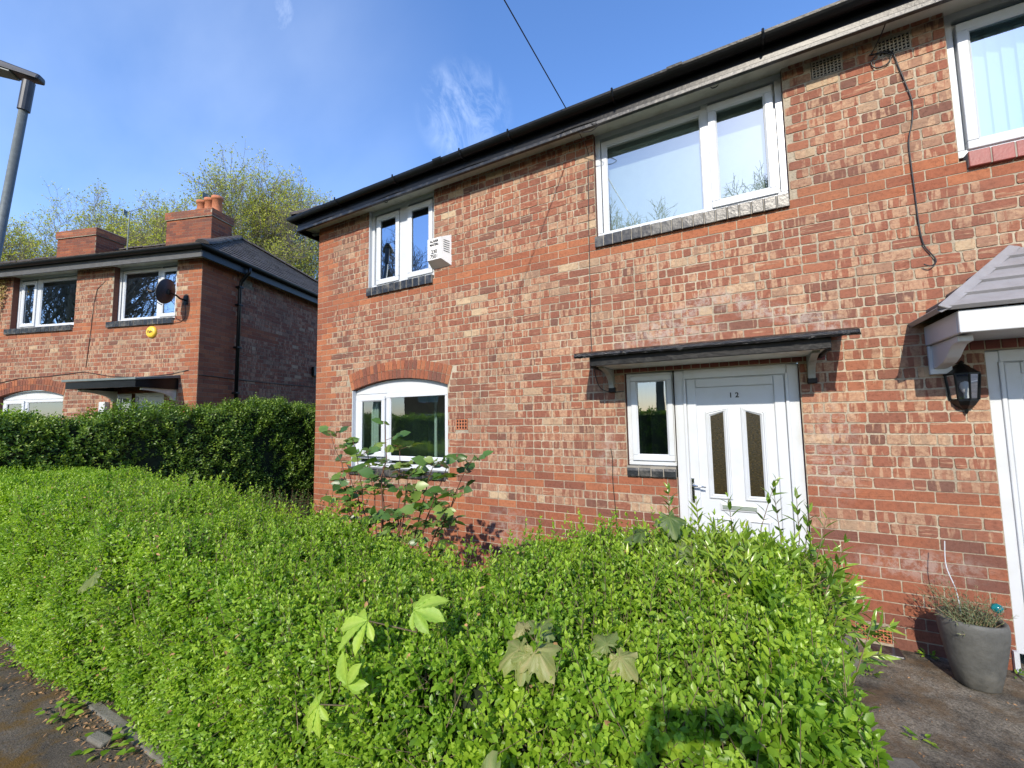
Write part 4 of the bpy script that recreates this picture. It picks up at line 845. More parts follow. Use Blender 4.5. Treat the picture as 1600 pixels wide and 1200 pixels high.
# half lantern
Ln = thing('wall_lantern', 'black half lantern with clear panes on the wall beside the grey porch', 'wall lamp', (7.075, 0, 1.90))
lm = MB(); hx = [(.078*math.cos(t), -.012-.095*math.sin(t)) for t in [math.pi*i/4 for i in range(5)]]
lm.box(-.045, .045, -.012, 0, -.13, .14)
top = [(.097*math.cos(t), -.005-.118*math.sin(t)) for t in [math.pi*i/4 for i in range(5)]]
lm.prism(top, 2, .085, .097)
for i in range(4):
    a, b = top[i], top[i+1]; lm.quad((a[0], a[1], .097), (b[0], b[1], .097), (b[0]*.55, b[1]*.55, .135), (a[0]*.55, a[1]*.55, .135)); lm.quad((a[0]*.55, a[1]*.55, .135), (b[0]*.55, b[1]*.55, .135), (b[0]*.25, b[1]*.25-.004, .165), (a[0]*.25, a[1]*.25-.004, .165))
lm.tube([(0, -.02, .16), (0, -.02, .175), (0, -.02, .19)], [.012, .016, .004], 8)
bot = [(p[0]*.92, p[1]*.92) for p in hx]
lm.prism(bot, 2, -.10, -.082)
for i in range(4):
    a, b = bot[i], bot[i+1]; lm.quad((a[0], a[1], -.10), (b[0], b[1], -.10), (b[0]*.75, b[1]*.75, -.13), (a[0]*.75, a[1]*.75, -.13)); lm.quad((a[0]*.75, a[1]*.75, -.13), (b[0]*.75, b[1]*.75, -.13), (b[0]*.2, b[1]*.2-.01, -.16), (a[0]*.2, a[1]*.2-.01, -.16))
lm.tube([(0, -.025, -.155), (0, -.025, -.175), (0, -.025, -.19)], [.014, .010, .003], 8)
for i, p in enumerate(hx):
    q = (p[0]*1.16, p[1]*1.16); lm.tube([(p[0]*.95, p[1]*.95, -.09), (q[0], q[1], .088)], .0065, 5)
lm.build('lantern_frame', M['black'], Ln)
lg = MB()
for i in range(4): a, b = hx[i], hx[i+1]; lg.quad((a[0]*.93, a[1]*.93, -.082), (b[0]*.93, b[1]*.93, -.082), (b[0]*1.13, b[1]*1.13, .085), (a[0]*1.13, a[1]*1.13, .085))
lg.build('lantern_glass', M['glass_lamp'], Ln)
lb = MB(); lb.lathe([(.014, -.08), (.014, -.045), (.024, -.03), (.032, 0), (.026, .03), (.0, .042)], (0, -.05, 0), 14); lb.build('bulb', M['upvc'], Ln, smooth=True)
# cables
def cable(name, label, pts, r, cat='cable'):
    c = MB(); c.tube(pts, r, 6); o = c.build(name, M['cable'], None, smooth=True); tag(o, label, cat); return o
def smoothpath(pts, n=6):
    out = []; P_ = [Vector(p) for p in pts]
    for i in range(len(P_)-1):
        p0, p1, p2, p3 = P_[max(i-1, 0)], P_[i], P_[i+1], P_[min(i+2, len(P_)-1)]
        for k in range(n):
            t = k/n; out.append(.5*((2*p1)+(p2-p0)*t+(2*p0-5*p1+4*p2-p3)*t*t+(3*p1-p0-3*p2+p3)*t**3))
    out.append(P_[-1]); return out
y_ = -.016
cable('loose_cable', 'loose black cable looping from the eaves and hanging in a hook by the porch', smoothpath([(6.80, -.21, 4.68), (6.79, -.10, 4.66), (6.75, y_, 4.60), (6.735, y_, 4.585), (6.80, y_, 4.575), (6.86, y_, 4.53), (6.83, y_, 4.465), (6.76, y_, 4.465), (6.74, y_, 4.52), (6.79, y_, 4.575), (6.865, y_, 4.55), (6.90, y_, 4.40), (6.93, y_, 4.25), (6.955, y_, 4.10), (6.945, y_, 3.95), (6.915, y_, 3.80), (6.915, y_, 3.6), (6.92, y_, 3.4), (6.925, y_, 3.15), (6.94, y_, 2.98), (6.975, y_, 2.90), (7.00, y_, 2.84), (6.965, y_-.02, 2.80), (6.925, y_-.02, 2.82)]), .0046)
cable('wall_cable', 'thin black cable running straight down the bricks to the canopy left end', smoothpath([(4.36, -.19, 4.66), (4.385, -.012, 4.55), (4.38, -.012, 4.3), (4.366, -.012, 3.6), (4.36, -.012, 3.0), (4.355, -.012, 2.50), (4.40, -.012, 2.1), (4.5, -.012, 1.985), (4.67, -.012, 1.98)]), .004)
cable('wall_cable', 'short frayed wire on the bricks below the side light', smoothpath([(4.52, -.01, 1.42), (4.535, -.012, 1.30), (4.53, -.012, 1.1), (4.545, -.012, .85), (4.55, -.01, .6)]), .004)
cable('eaves_cable', 'thin black cable tacked along the black eaves board', smoothpath([(.1+.35*i, -.232, 4.70+.02*math.sin(i*1.7)) for i in range(14)]+[(4.5, -.235, 4.69), (4.58, -.27, 4.63), (4.50, -.25, 4.60), (4.35, -.22, 4.66)]), .004)
cable('side_cable', 'black cable sagging across the shaded side wall of the left house', [GP(.012, y, 2.47-.02*math.sin(y)) for y in (0, .7, 1.5, 2.5, 3.5, 5)], .008)
cable('front_cable', 'grey cable strung across the front of the left house above its arch window', [GP(-x, -.012, z) for x, z in ((.2, 2.56), (.6, 2.5), (1.3, 2.46), (2.0, 2.50), (2.7, 2.62), (3.6, 2.56), (4.4, 2.54), (5.4, 2.40))], .006)
cable('front_cable', 'thin cable running down the left house between its two upper windows', [GP(-x, -.010, z) for x, z in ((2.30, 4.46), (2.50, 4.30), (2.56, 4.0), (2.60, 3.4), (2.66, 2.7))], .005)
cable('overhead_wire', 'telephone wire rising from the gutter towards the street', [Vector((4.26, -.3, 4.9)).lerp(Vector((3.1, -16.2, 8.23)), t)-Vector((0, 0, .45*4*t*(1-t)*.25)) for t in [i/24 for i in range(25)]], .0055, 'overhead wire')
ga = thing('cable_box', 'small dark junction box high on the shaded side wall', 'junction box', GP(.0, 3.35, 2.88), R(18)); gb_ = MB(); gb_.box(.004, .09, -.09, .09, -.12, .12); gb_.build('box_cover', M['black'], ga, bevel=.01); gb_ = MB(); gb_.tube([(.04, 0, -.12), (.04, 0, -.35)], .01, 6); gb_.build('conduit', M['black'], ga)
# street lamp
SL = thing('street_lamp', 'grey steel street lamp post with a flat dark lamp head at the left edge', 'street lamp', (-2.36, -3.04, 0))
dirv = Vector((.15, .04, 1)).normalized()*1; ptop = dirv*5.86
m = MB(); m.tube([(0, 0, 0), dirv*1.2], .075, 16); m.tube([dirv*1.2, dirv*1.3, dirv*5.55], [.075, .046, .040], 16); m.build('post', M['galv'], SL, smooth=True)
m = MB(); m.tube([dirv*5.5, dirv*5.85], .055, 14); m.build('collar', M['steel'], SL)
hd = Vector((-.62, -.62, .16)).normalized(); sd2 = hd.cross(Vector((0, 0, 1))).normalized(); hu = sd2.cross(hd)
m = MB(); c0 = ptop+Vector((0, 0, .06))-hd*.12
def hp(l, s, u_): return c0+hd*l+sd2*s+hu*u_
m.hexa([hp(0, -.07, -.03), hp(0, .07, -.03), hp(.72, .15, -.05), hp(.72, -.15, -.05), hp(0, -.05, .04), hp(0, .05, .04), hp(.72, .12, .07), hp(.72, -.12, .07)])
m.build('lamp_head', M['steel'], SL, bevel=.02); m = MB(); m.hexa([hp(.25, -.08, -.052), hp(.25, .08, -.052), hp(.68, .12, -.064), hp(.68, -.12, -.064), hp(.25, -.08, -.03), hp(.25, .08, -.03), hp(.68, .12, -.03), hp(.68, -.12, -.03)]); m.build('lamp_lens', M['lead'], SL)
# telegraph pole that carries the wire
TP = thing('telegraph_pole', 'brown wooden telegraph pole across the street carrying the telephone wire', 'telegraph pole', (3.1, -16.3, -.1)); M['wood'] = simple('creosoted_wood', (.10, .065, .04), .85, var=.3, bumpd=.01, bscale=20)
m = MB(); m.tube([(0, 0, 0), (0, 0, 8.6)], [.15, .10], 14); m.build('pole', M['wood'], TP, smooth=True); m = MB(); m.box(-.35, .35, -.05, .05, 8.1, 8.22); m.build('crossarm', M['wood'], TP)

# ---------------------------------------------------------------- leaves
def np_mesh(name, V, F4, F3=None, mat=None, parent=None, rnd=None, smooth=False):
    me = bpy.data.meshes.new(name); nv = len(V)
    F4 = np.asarray(F4, dtype=np.int32).reshape(-1, 4) if F4 is not None and len(F4) else np.zeros((0, 4), np.int32)
    F3 = np.asarray(F3, dtype=np.int32).reshape(-1, 3) if F3 is not None and len(F3) else np.zeros((0, 3), np.int32)
    loops = np.concatenate([F4.ravel(), F3.ravel()]); nf = len(F4)+len(F3)
    starts = np.concatenate([np.arange(len(F4))*4, len(F4)*4+np.arange(len(F3))*3]).astype(np.int32)
    me.vertices.add(nv); me.vertices.foreach_set('co', np.asarray(V, dtype=np.float32).ravel())
    me.loops.add(len(loops)); me.loops.foreach_set('vertex_index', loops.astype(np.int32))
    me.polygons.add(nf); me.polygons.foreach_set('loop_start', starts)
    if smooth: me.polygons.foreach_set('use_smooth', np.ones(nf, dtype=bool))
    if rnd is not None:
        a = me.attributes.new('rnd', 'FLOAT', 'POINT'); a.data.foreach_set('value', np.asarray(rnd, dtype=np.float32))
    me.update(calc_edges=True); me.validate()
    return link(name, me, mat, parent)
def nrmz(v): return v/np.maximum(1e-9, np.linalg.norm(v, axis=-1, keepdims=True))
def leaves(P, D, Nm, Ln_, Wd, rnd, detail=True, shape='ellipse', droop=.15, fold=.35):
    """P base, D direction, Nm upper-side normal; returns verts, quads, tris, rnd per vertex"""
    n = len(P); D = nrmz(D); Nm = nrmz(Nm-D*(Nm*D).sum(-1, keepdims=True)); S_ = np.cross(D, Nm)
    Ln_ = Ln_[:, None]; Wd = Wd[:, None]
    if not detail:
        m = P+D*Ln_*.5; v = np.stack([P, m+S_*Wd*.5+Nm*Wd*fold*.35, P+D*Ln_-Nm*Ln_*droop, m-S_*Wd*.5+Nm*Wd*fold*.35], 1)
        i = np.arange(n)[:, None]*4; return v.reshape(-1, 3), None, np.concatenate([i+[0, 1, 2], i+[0, 2, 3]]), np.repeat(rnd, 4)
    st = {'ellipse': ((.30, .86), (.66, .92)), 'lance': ((.30, .95), (.62, .72)), 'obovate': ((.38, .55), (.72, 1.0)), 'ovate': ((.25, .95), (.6, .85))}[shape]
    cols = [P]
    for (t, wf_) in st:
        c = P+D*Ln_*t-Nm*Ln_*droop*t*t; cols += [c+S_*Wd*.5*wf_+Nm*Wd*.5*fold*wf_, c, c-S_*Wd*.5*wf_+Nm*Wd*.5*fold*wf_]
    cols.append(P+D*Ln_-Nm*Ln_*droop); v = np.stack(cols, 1); i = np.arange(n)[:, None]*8
    q = np.concatenate([i+[2, 1, 4, 5], i+[3, 2, 5, 6]]); t = np.concatenate([i+[0, 1, 2], i+[0, 2, 3], i+[5, 4, 7], i+[6, 5, 7]])
    return v.reshape(-1, 3), q, t, np.repeat(rnd, 8)
def shoots(base, axis, length, pairs, ll, lw, rng, detail=True, shape='ellipse', spread=(35, 75), droop=.12, start=.15, rbias=0):
    """opposite pairs of leaves up each shoot, decussate; arrays of size n"""
    n = len(base); axis = nrmz(axis); ref = nrmz(np.cross(axis, rng.normal(size=(n, 3)))); b2 = np.cross(axis, ref)
    Ps, Ds, Ns, Ls, Ws, Rs = [], [], [], [], [], []; shoot_r = rng.random(n)
    for j in range(pairs):
        t = start+(1-start)*j/max(1, pairs-1); phi = (j % 2)*np.pi/2+rng.normal(0, .25, n)
        for s in (0, np.pi):
            sd_ = ref*np.cos(phi+s)[:, None]+b2*np.sin(phi+s)[:, None]
            al = np.radians(spread[1]+(spread[0]-spread[1])*t)+rng.normal(0, .18, n); al = al[:, None]
            D = axis*np.cos(al)+sd_*np.sin(al); Nm = axis*np.sin(al)-sd_*np.cos(al)
            sc_l = (.72+.5*np.sin(np.pi*(.25+.62*t)))*rng.uniform(.75, 1.2, n)*(1.0 if t < .9 else .72)
            Ps.append(base+axis*(length*t)[:, None]); Ds.append(D+rng.normal(0, .12, (n, 3))); Ns.append(Nm+rng.normal(0, .22, (n, 3))); Ls.append(ll*sc_l); Ws.append(lw*sc_l)
            Rs.append(np.clip(.02+.5*shoot_r+.42*t**1.5+rng.normal(0, .13, n)+rbias, 0, 1))
    return leaves(np.concatenate(Ps), np.concatenate(Ds), np.concatenate(Ns), np.concatenate(Ls), np.concatenate(Ws), np.concatenate(Rs), detail, shape, droop)
def merge(parts):
    V, Q, T, Rn = [], [], [], []; o = 0
    for v, q, t, r in parts:
        V.append(v); Rn.append(r)
        if q is not None: Q.append(q+o)
        if t is not None: T.append(t+o)
        o += len(v)
    return np.concatenate(V), (np.concatenate(Q) if Q else None), (np.concatenate(T) if T else None), np.concatenate(Rn)
def sticks(A, B, ra, rb, n=3):
    """many thin tapered twigs at once"""
    d = nrmz(B-A); a = nrmz(np.cross(d, np.array([.31, .77, .55]))); b = np.cross(d, a); vs = []
    for (P, r) in ((A, ra), (B, rb)):
        for k in range(n): t = 2*np.pi*k/n; vs.append(P+(a*np.cos(t)+b*np.sin(t))*(r[:, None] if hasattr(r, '__len__') else r))
    v = np.stack(vs, 1); m = len(A); i = np.arange(m)[:, None]*(2*n)
    q = np.concatenate([i+[k, (k+1) % n, n+(k+1) % n, n+k] for k in range(n)]); return v.reshape(-1, 3), q
M['privet'] = leaf_mat('privet_leaf', (.066, .150, .014), (.185, .325, .024), (.38, .54, .065), .38, .42, .42)
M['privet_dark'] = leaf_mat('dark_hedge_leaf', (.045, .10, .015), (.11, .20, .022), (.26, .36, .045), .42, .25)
M['euon'] = leaf_mat('long_leaf', (.075, .15, .018), (.20, .32, .035), (.38, .50, .07), .28, .34, .5)
M['rose'] = leaf_mat('rose_leaf', (.040, .095, .024), (.080, .165, .035), (.20, .28, .06), .36, .25)
M['rosered'] = leaf_mat('young_rose_leaf', (.10, .05, .02), (.11, .10, .03), (.10, .15, .04), .33, .3)
M['chestnut'] = leaf_mat('chestnut_leaf', (.26, .40, .05), (.34, .50, .07), (.42, .56, .10), .5, .4)
M['sycamore'] = leaf_mat('sycamore_leaf', (.07, .12, .035), (.20, .25, .07), (.34, .31, .13), .5, .35)
M['drytwig'] = simple('dry_twig', (.30, .235, .14), .85, var=.3)
M['twig'] = simple('twig_bark', (.19, .14, .085), .85, var=.3, nscale=20)
M['rosestem'] = simple('rose_stem', (.12, .05, .03), .6, var=.3, nscale=20)
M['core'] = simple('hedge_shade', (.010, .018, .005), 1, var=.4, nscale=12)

def lumps(x, y, seed=0): return np.sin(x*3.1+seed)*np.cos(y*2.7+seed*1.7)*.5+np.sin(x*6.7+y*4.1+seed*.6)*.3+np.sin(x*12.3-y*9.1+seed)*.2
def interp(x, pts): xs, ys = zip(*pts); return np.interp(x, xs, ys)
def hedge_surface(n, x0, x1, yf, yr, h, rng, flare=None, ends=True, rough=.06, seed=0, r=.16, axis='x'):
    """points on the clipped face, rounded shoulders, top and back of a hedge that runs along x"""
    X = rng.uniform(x0, x1, n); YF, YR, Hh = interp(X, yf), interp(X, yr), interp(X, h)
    per = Hh*2+(YR-YF); s = rng.random(n)*per; P = np.zeros((n, 3)); Nn = np.zeros((n, 3))
    f = s < Hh; t = (s >= Hh) & (s < Hh+(YR-YF)); b = ~(f | t)
    P[f] = np.stack([X[f], YF[f], s[f]], 1); Nn[f] = (0, -1, 0)
    P[t] = np.stack([X[t], YF[t]+(s-Hh)[t], Hh[t]], 1); Nn[t] = (0, 0, 1)
    P[b] = np.stack([X[b], YR[b], (per-s)[b]], 1); Nn[b] = (0, 1, 0)
    # round the shoulders
    df = P[:, 1]-YF; db = YR-P[:, 1]; dt = Hh-P[:, 2]
    for dd, sgn in ((df, -1), (db, 1)):
        k = (dd < r) & (dt < r); cx = r-dd[k]; cz = r-dt[k]; m = np.maximum(np.hypot(cx, cz), 1e-6); f_ = r/m
        P[k, 1] += sgn*(cx*f_-cx)*1.0*np.minimum(1, 1); P[k, 2] += (cz*f_-cz)
        Nn[k] = np.stack([np.zeros(k.sum()), sgn*cx/m, cz/m], 1)
        P[k, 1] = np.where(f_ < 1, P[k, 1], P[k, 1]); 
    if flare: # leans out over the verge low down
        P[:, 1] -= np.where(Nn[:, 1] < 0, flare*np.clip(1-P[:, 2]/.9, 0, 1)*(.5+.5*np.sin(P[:, 0]*1.7)), 0)
    L_n = lumps(P[:, 0]*1.2, (P[:, 1]+P[:, 2])*1.2, seed); P += Nn*(L_n*rough)[:, None]
    return P, Nn, L_n
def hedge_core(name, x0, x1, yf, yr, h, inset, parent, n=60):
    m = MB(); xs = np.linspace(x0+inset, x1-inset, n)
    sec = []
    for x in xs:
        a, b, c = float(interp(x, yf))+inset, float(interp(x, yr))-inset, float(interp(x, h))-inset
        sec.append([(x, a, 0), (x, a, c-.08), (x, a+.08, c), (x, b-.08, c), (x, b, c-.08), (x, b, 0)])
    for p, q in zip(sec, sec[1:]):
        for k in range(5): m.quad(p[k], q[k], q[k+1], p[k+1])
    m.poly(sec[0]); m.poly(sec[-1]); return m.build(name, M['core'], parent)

# ---------------------------------------------------------------- hedges
def hedge_shoots(P, Nn, lum, rng, ln, pairs, ll, lw, upb=.75, jit=.38, detail=True, depth=.07, **k):
    ax = nrmz(nrmz(Nn)*.75+np.array([0, 0, upb])+rng.normal(0, jit, P.shape)); Lh = rng.uniform(*ln, len(P))*(1+.35*lum)
    base = P-nrmz(Nn)*depth-ax*(Lh*.45)[:, None]
    base[:, 2] = np.maximum(base[:, 2], .015)
    return shoots(base, ax, Lh, pairs, ll, lw, rng, detail, **k), base, ax, Lh
FH = thing('front_hedge', 'bright green clipped privet hedge filling the foreground along the pavement', 'hedge', (0, 0, 0))
yf = [(-2.2, -3.02), (1, -3.04), (3, -3.06), (4.6, -3.10), (6.0, -3.10)]; yr = [(-2.2, -2.2), (0, -1.95), (2.5, -2.0), (3.6, -2.08), (4.25, -2.15), (4.55, -1.95), (4.9, -1.62), (5.5, -1.5), (6.0, -1.6)]
hh = [(-2.2, 1.27), (-1.2, 1.25), (0, 1.17), (1.4, 1.12), (2.5, 1.05), (3.6, 1.0), (4.2, .955), (4.5, .965), (4.85, 1.05), (5.4, 1.07), (6.0, 1.05)]
parts = []; SA, SB = [], []
def zone(n, x0, x1, ln, pairs, ll, lw, detail, seed):
    rng = np.random.default_rng(seed); P, Nn, lm_ = hedge_surface(n, x0, x1, yf, yr, hh, rng, flare=.10, seed=2.0)
    keep = ~((Nn[:, 1] > .8) & (P[:, 2] < .7)); P, Nn, lm_ = P[keep], Nn[keep], lm_[keep]
    (pt, base, ax, Lh) = hedge_shoots(P, Nn, lm_, rng, ln, pairs, ll, lw, detail=detail); parts.append(pt)
    if detail: k = rng.random(len(base)) < .5; SA.append(base[k]); SB.append((base+ax*Lh[:, None])[k])
zone(14000, 3.3, 5.92, (.08, .16), 5, .027, .0140, True, 1)
zone(10000, 1.0, 3.3, (.09, .17), 5, .028, .0145, True, 2)
zone(13000, -2.2, 1.0, (.10, .18), 5, .030, .016, False, 3)
# right-hand end face
rng = np.random.default_rng(9); n = 3600; y = rng.uniform(-3.08, -1.55, n); z = rng.uniform(.02, 1.08, n); r_ = .14
P = np.stack([5.90+.05*lumps(y*1.5, z*1.5, 4)-np.clip(r_-(1.1-z), 0, r_)*.8, y, z], 1); (pt, base, ax, Lh) = hedge_shoots(P, np.tile([1., -.1, 0], (n, 1)), lumps(y, z), rng, (.09, .17), 5, .031, .0155); parts.append(pt)
rng = np.random.default_rng(44); P, Nn, lm_ = hedge_surface(1500, 0, 5.9, yf, yr, hh, rng, seed=2.0); kk = (Nn[:, 2] > .2) | (P[:, 2] > .5); P, Nn = P[kk], Nn[kk]
ax = nrmz(Nn*.5+np.array([0, 0, 1.])+rng.normal(0, .3, P.shape)); Lh = rng.uniform(.10, .19, len(P)); parts.append(shoots(P-ax*.03, ax, Lh, 6, .027, .0125, rng, True, spread=(22, 55), rbias=.18)); SA.append(P-ax*.05); SB.append(P+ax*(Lh-.03)[:, None])
V, Q, T, Rn = merge(parts); np_mesh('foliage', V, Q, T, M['privet'], FH, Rn)
P, Nn, lm_ = hedge_surface(500, 0, 5.9, yf, yr, hh, rng, seed=2.0); SA.append(P-nrmz(Nn)*.05); SB.append(P+nrmz(nrmz(Nn)+rng.normal(0, .7, P.shape))*rng.uniform(.02, .06, (len(P), 1)))
SA, SB = np.concatenate(SA), np.concatenate(SB); v, q = sticks(SA-(SB-SA)*.3, SB, .0018, .0009); np_mesh('twigs', v, q, None, M['twig'], FH)
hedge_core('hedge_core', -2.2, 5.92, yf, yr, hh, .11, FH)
M['dead'] = simple('dead_leaf', (.30, .17, .075), .8, var=.45, nscale=30)
P, Nn, lm_ = hedge_surface(420, 0, 5.9, yf, yr, hh, rng, seed=2.0); v, q, t, rn = leaves(P+nrmz(Nn)*.02, rng.normal(size=P.shape), Nn+rng.normal(0, .5, P.shape), rng.uniform(.015, .03, len(P)), rng.uniform(.008, .015, len(P)), rng.random(len(P)), True); np_mesh('dead_leaves', v, q, t, M['dead'], FH, rn)
# boundary hedge between the houses, running away from the street
BH = thing('boundary_hedge', 'tall dark green hedge standing in shade between the two houses', 'hedge', (0, 0, 0))
def swap(V): return np.stack([-1.42-V[:, 1], V[:, 0], V[:, 2]], 1)
byf = [(-3, 0), (9, 0)]; byr = [(-3, .75), (9, .75)]; bh = [(-3, 1.86), (-2.2, 1.86), (-1, 1.98), (0.2, 2.08), (3, 2.0), (9, 2.0)]
rng = np.random.default_rng(14); P, Nn, lm_ = hedge_surface(15000, -3.0, 5.0, byf, byr, bh, rng, seed=7, rough=.14, r=.26)
k = (Nn[:, 1] < .5) | (P[:, 2] > 1.2); P, Nn, lm_ = P[k], Nn[k], lm_[k]
(v, q, t, rn), base, ax, Lh = hedge_shoots(P, Nn, lm_, rng, (.12, .24), 5, .040, .021, detail=False)
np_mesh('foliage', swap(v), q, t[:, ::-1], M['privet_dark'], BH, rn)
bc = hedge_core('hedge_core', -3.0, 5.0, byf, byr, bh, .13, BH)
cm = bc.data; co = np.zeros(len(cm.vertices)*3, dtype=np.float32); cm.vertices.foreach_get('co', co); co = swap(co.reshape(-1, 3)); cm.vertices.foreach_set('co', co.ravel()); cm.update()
# hedge of the next garden, along the street
NH = thing('street_hedge', 'green privet hedge before the left house, running on past the lamp post', 'hedge', (0, 0, 0))
nyf = [(-12, -3.9), (-2.2, -3.0)]; nyr = [(-12, -3.0), (-2.2, -2.2)]; nh = [(-12, 1.8), (-2.2, 1.84)]
rng = np.random.default_rng(15); P, Nn, lm_ = hedge_surface(7000, -9, -2.3, nyf, nyr, nh, rng, seed=3, rough=.07)
(v, q, t, rn), *_ = hedge_shoots(P, Nn, lm_, rng, (.14, .26), 5, .052, .028, detail=False); np_mesh('foliage', v, q, t, M['privet'], NH, rn)
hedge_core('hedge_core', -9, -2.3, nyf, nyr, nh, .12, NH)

# long-leaved shrub growing out of the hedge top in front of the door
LS = thing('spindle_shrub', 'glossy long-leaved shrub growing out of the hedge top in front of the white door', 'shrub', (5.6, -1.9, 0))
rng = np.random.default_rng(31); n = 430; th = rng.uniform(0, 2*np.pi, n); rr_ = np.sqrt(rng.random(n))
bx_, by_ = rr_*np.cos(th)*.52, rr_*np.sin(th)*.42; dome = np.sqrt(np.maximum(0, 1-rr_**2))
base = np.stack([bx_*.92-.04, by_, .79+.21*dome], 1)+rng.normal(0, .02, (n, 3)); ax = nrmz(np.stack([bx_*.9, by_*.7-.15, np.full(n, .75)], 1)+rng.normal(0, .25, (n, 3)))
p1 = shoots(base, ax, rng.uniform(.10, .20, n), 4, .072, .019, rng, True, 'lance', (25, 62), .22)
up_ = [(5.62, -1.62, 1.08, .13), (5.84, -1.45, 1.06, .19), (5.92, -1.5, 1.08, .17), (5.45, -1.6, 1.06, .12), (5.94, -1.55, 1.06, .12), (5.30, -1.6, 1.12, .12), (5.93, -1.85, 1.0, .2), (5.93, -2.1, .98, .18), (5.95, -2.4, .8, .2), (5.75, -1.5, 1.12, .2)]
B = np.array([(a-5.6, b+1.9, c) for a, b, c, d in up_]); U = np.array([(rng.normal(.0 if i < 6 else .35, .10), rng.normal(0, .1), 1) for i in range(len(up_))]); Ln2 = np.array([d for *_, d in up_])
p2 = shoots(B, U, Ln2+.08, 6, .062, .017, rng, True, 'lance', (25, 55), .15, rbias=-.25)
V, Q, T, Rn = merge([p1, p2]); np_mesh('foliage', V, Q, T, M['euon'], LS, Rn)
A1 = np.concatenate([base, B]); B1 = np.concatenate([base+ax*.15, B+nrmz(U)*(Ln2+.08)[:, None]]); v, q = sticks(A1*np.array([.7, .7, .55]), A1, .004, .003); v2, q2 = sticks(A1, B1, .003, .0012); np_mesh('stem', np.concatenate([v, v2]), np.concatenate([q, q2+len(v)]), None, M['twig'], LS)
# rose bush behind the hedge
RB = thing('rose_bush', 'leggy rose bush with broad leaves in front of the arched ground floor window', 'rose bush', (3.25, -1.75, 0))
rng = np.random.default_rng(77); canes = [(-.66, 0, 1.62), (-.50, .05, 1.30), (-.38, 0, 1.55), (-.20, 0, 1.48), (-.08, .05, 1.36), (.03, -.05, 1.71), (.10, .05, 1.50), (.20, 0, 1.22), (.42, .05, 1.40), (.60, 0, 1.42), (.75, .05, 1.44), (.66, .02, 1.20), (.28, -.05, 1.33), (-.44, -.04, 1.16)]
sa, sb, ra, rb = [], [], [], []; LP, LD, LN_, LL, LR = [], [], [], [], []
for (dx, dy, hz) in canes:
    p = np.array([dx*.28+rng.normal(0, .04), dy, .0]); tgt = np.array([dx, dy, hz]); m = 12; pts = [p+(tgt-p)*np.array([s**1.6, s**1.3, s**.85])+rng.normal(0, .008, 3) for s in np.linspace(0, 1, m)]
    for i in range(m-1): sa.append(pts[i]); sb.append(pts[i+1]); ra.append(.0085*(1-i/m)+.002); rb.append(.0085*(1-(i+1)/m)+.002)
    for i in range(5, m):
        if pts[i][2] < .72: continue
        for rep in range(2 if i < m-1 else 3):
            if rng.random() < .12: continue
            a = rng.uniform(0, 2*np.pi); d = nrmz(np.array([np.cos(a), np.sin(a)*.8-.2, rng.uniform(-.1, .5)])); pe = pts[i]+d*rng.uniform(.05, .11)
            sa.append(pts[i]); sb.append(pe); ra.append(.002); rb.append(.0013); sz = rng.uniform(.075, .125); s_ = nrmz(np.cross(d, [0, 0, 1]))
            upn = nrmz(np.array([rng.normal(0, .55), rng.normal(-.65, .5), .8])); r0 = rng.uniform(0, 1)
            for (dd, po, k_) in ((d, 0, 1), (d*.35+s_, -.02, .8), (d*.35-s_, -.02, .8)) + (((d*.1+s_, -.055, .65), (d*.1-s_, -.055, .65)) if rng.random() < .5 else ()):
                LP.append(pe+d*po); LD.append(dd+rng.normal(0, .12, 3)); LN_.append(upn+rng.normal(0, .18, 3)); LL.append(sz*k_); LR.append(np.clip(r0+rng.normal(0, .1), 0, 1))
v, q = sticks(np.array(sa), np.array(sb), np.array(ra), np.array(rb), 5); np_mesh('stem', v, q, None, M['rosestem'], RB, smooth=True)
LP, LD, LN_, LL, LR = map(np.array, (LP, LD, LN_, LL, LR)); sel = rng.random(len(LP)) < .86
for nm, mk, s_ in (('leaves', 'rose', sel), ('young_leaves', 'rosered', ~sel)):
    v, q, t, rn = leaves(LP[s_], LD[s_], LN_[s_], LL[s_]*(1 if nm == 'leaves' else .6), LL[s_]*.72*(1 if nm == 'leaves' else .5), LR[s_], True, 'ovate', .12, .22); np_mesh(nm, v, q, t, M[mk], RB, rn, smooth=True)
# twiggy young privet beside it
TS = thing('young_shrub', 'small twiggy shrub with fine leaves at the brick corner behind the hedge', 'shrub', (1.35, -1.3, 0))
rng = np.random.default_rng(5); n = 260; b = np.stack([rng.normal(0, .33, n), rng.normal(0, .2, n), rng.uniform(.35, .82, n)], 1); ax = nrmz(np.stack([b[:, 0]*.7, b[:, 1]*.6, np.ones(n)], 1)+rng.normal(0, .25, (n, 3)))
v, q, t, rn = shoots(b, ax, rng.uniform(.10, .24, n), 6, .026, .012, rng, False); np_mesh('foliage', v, q, t, M['rose'], TS, rn)
v, q = sticks(b*np.array([.3, .3, .02]), b, .004, .003); v2, q2 = sticks(b, b+ax*.2, .003, .001); np_mesh('stem', np.concatenate([v, v2]), np.concatenate([q, q2+len(v)]), None, M['rosestem'], TS)

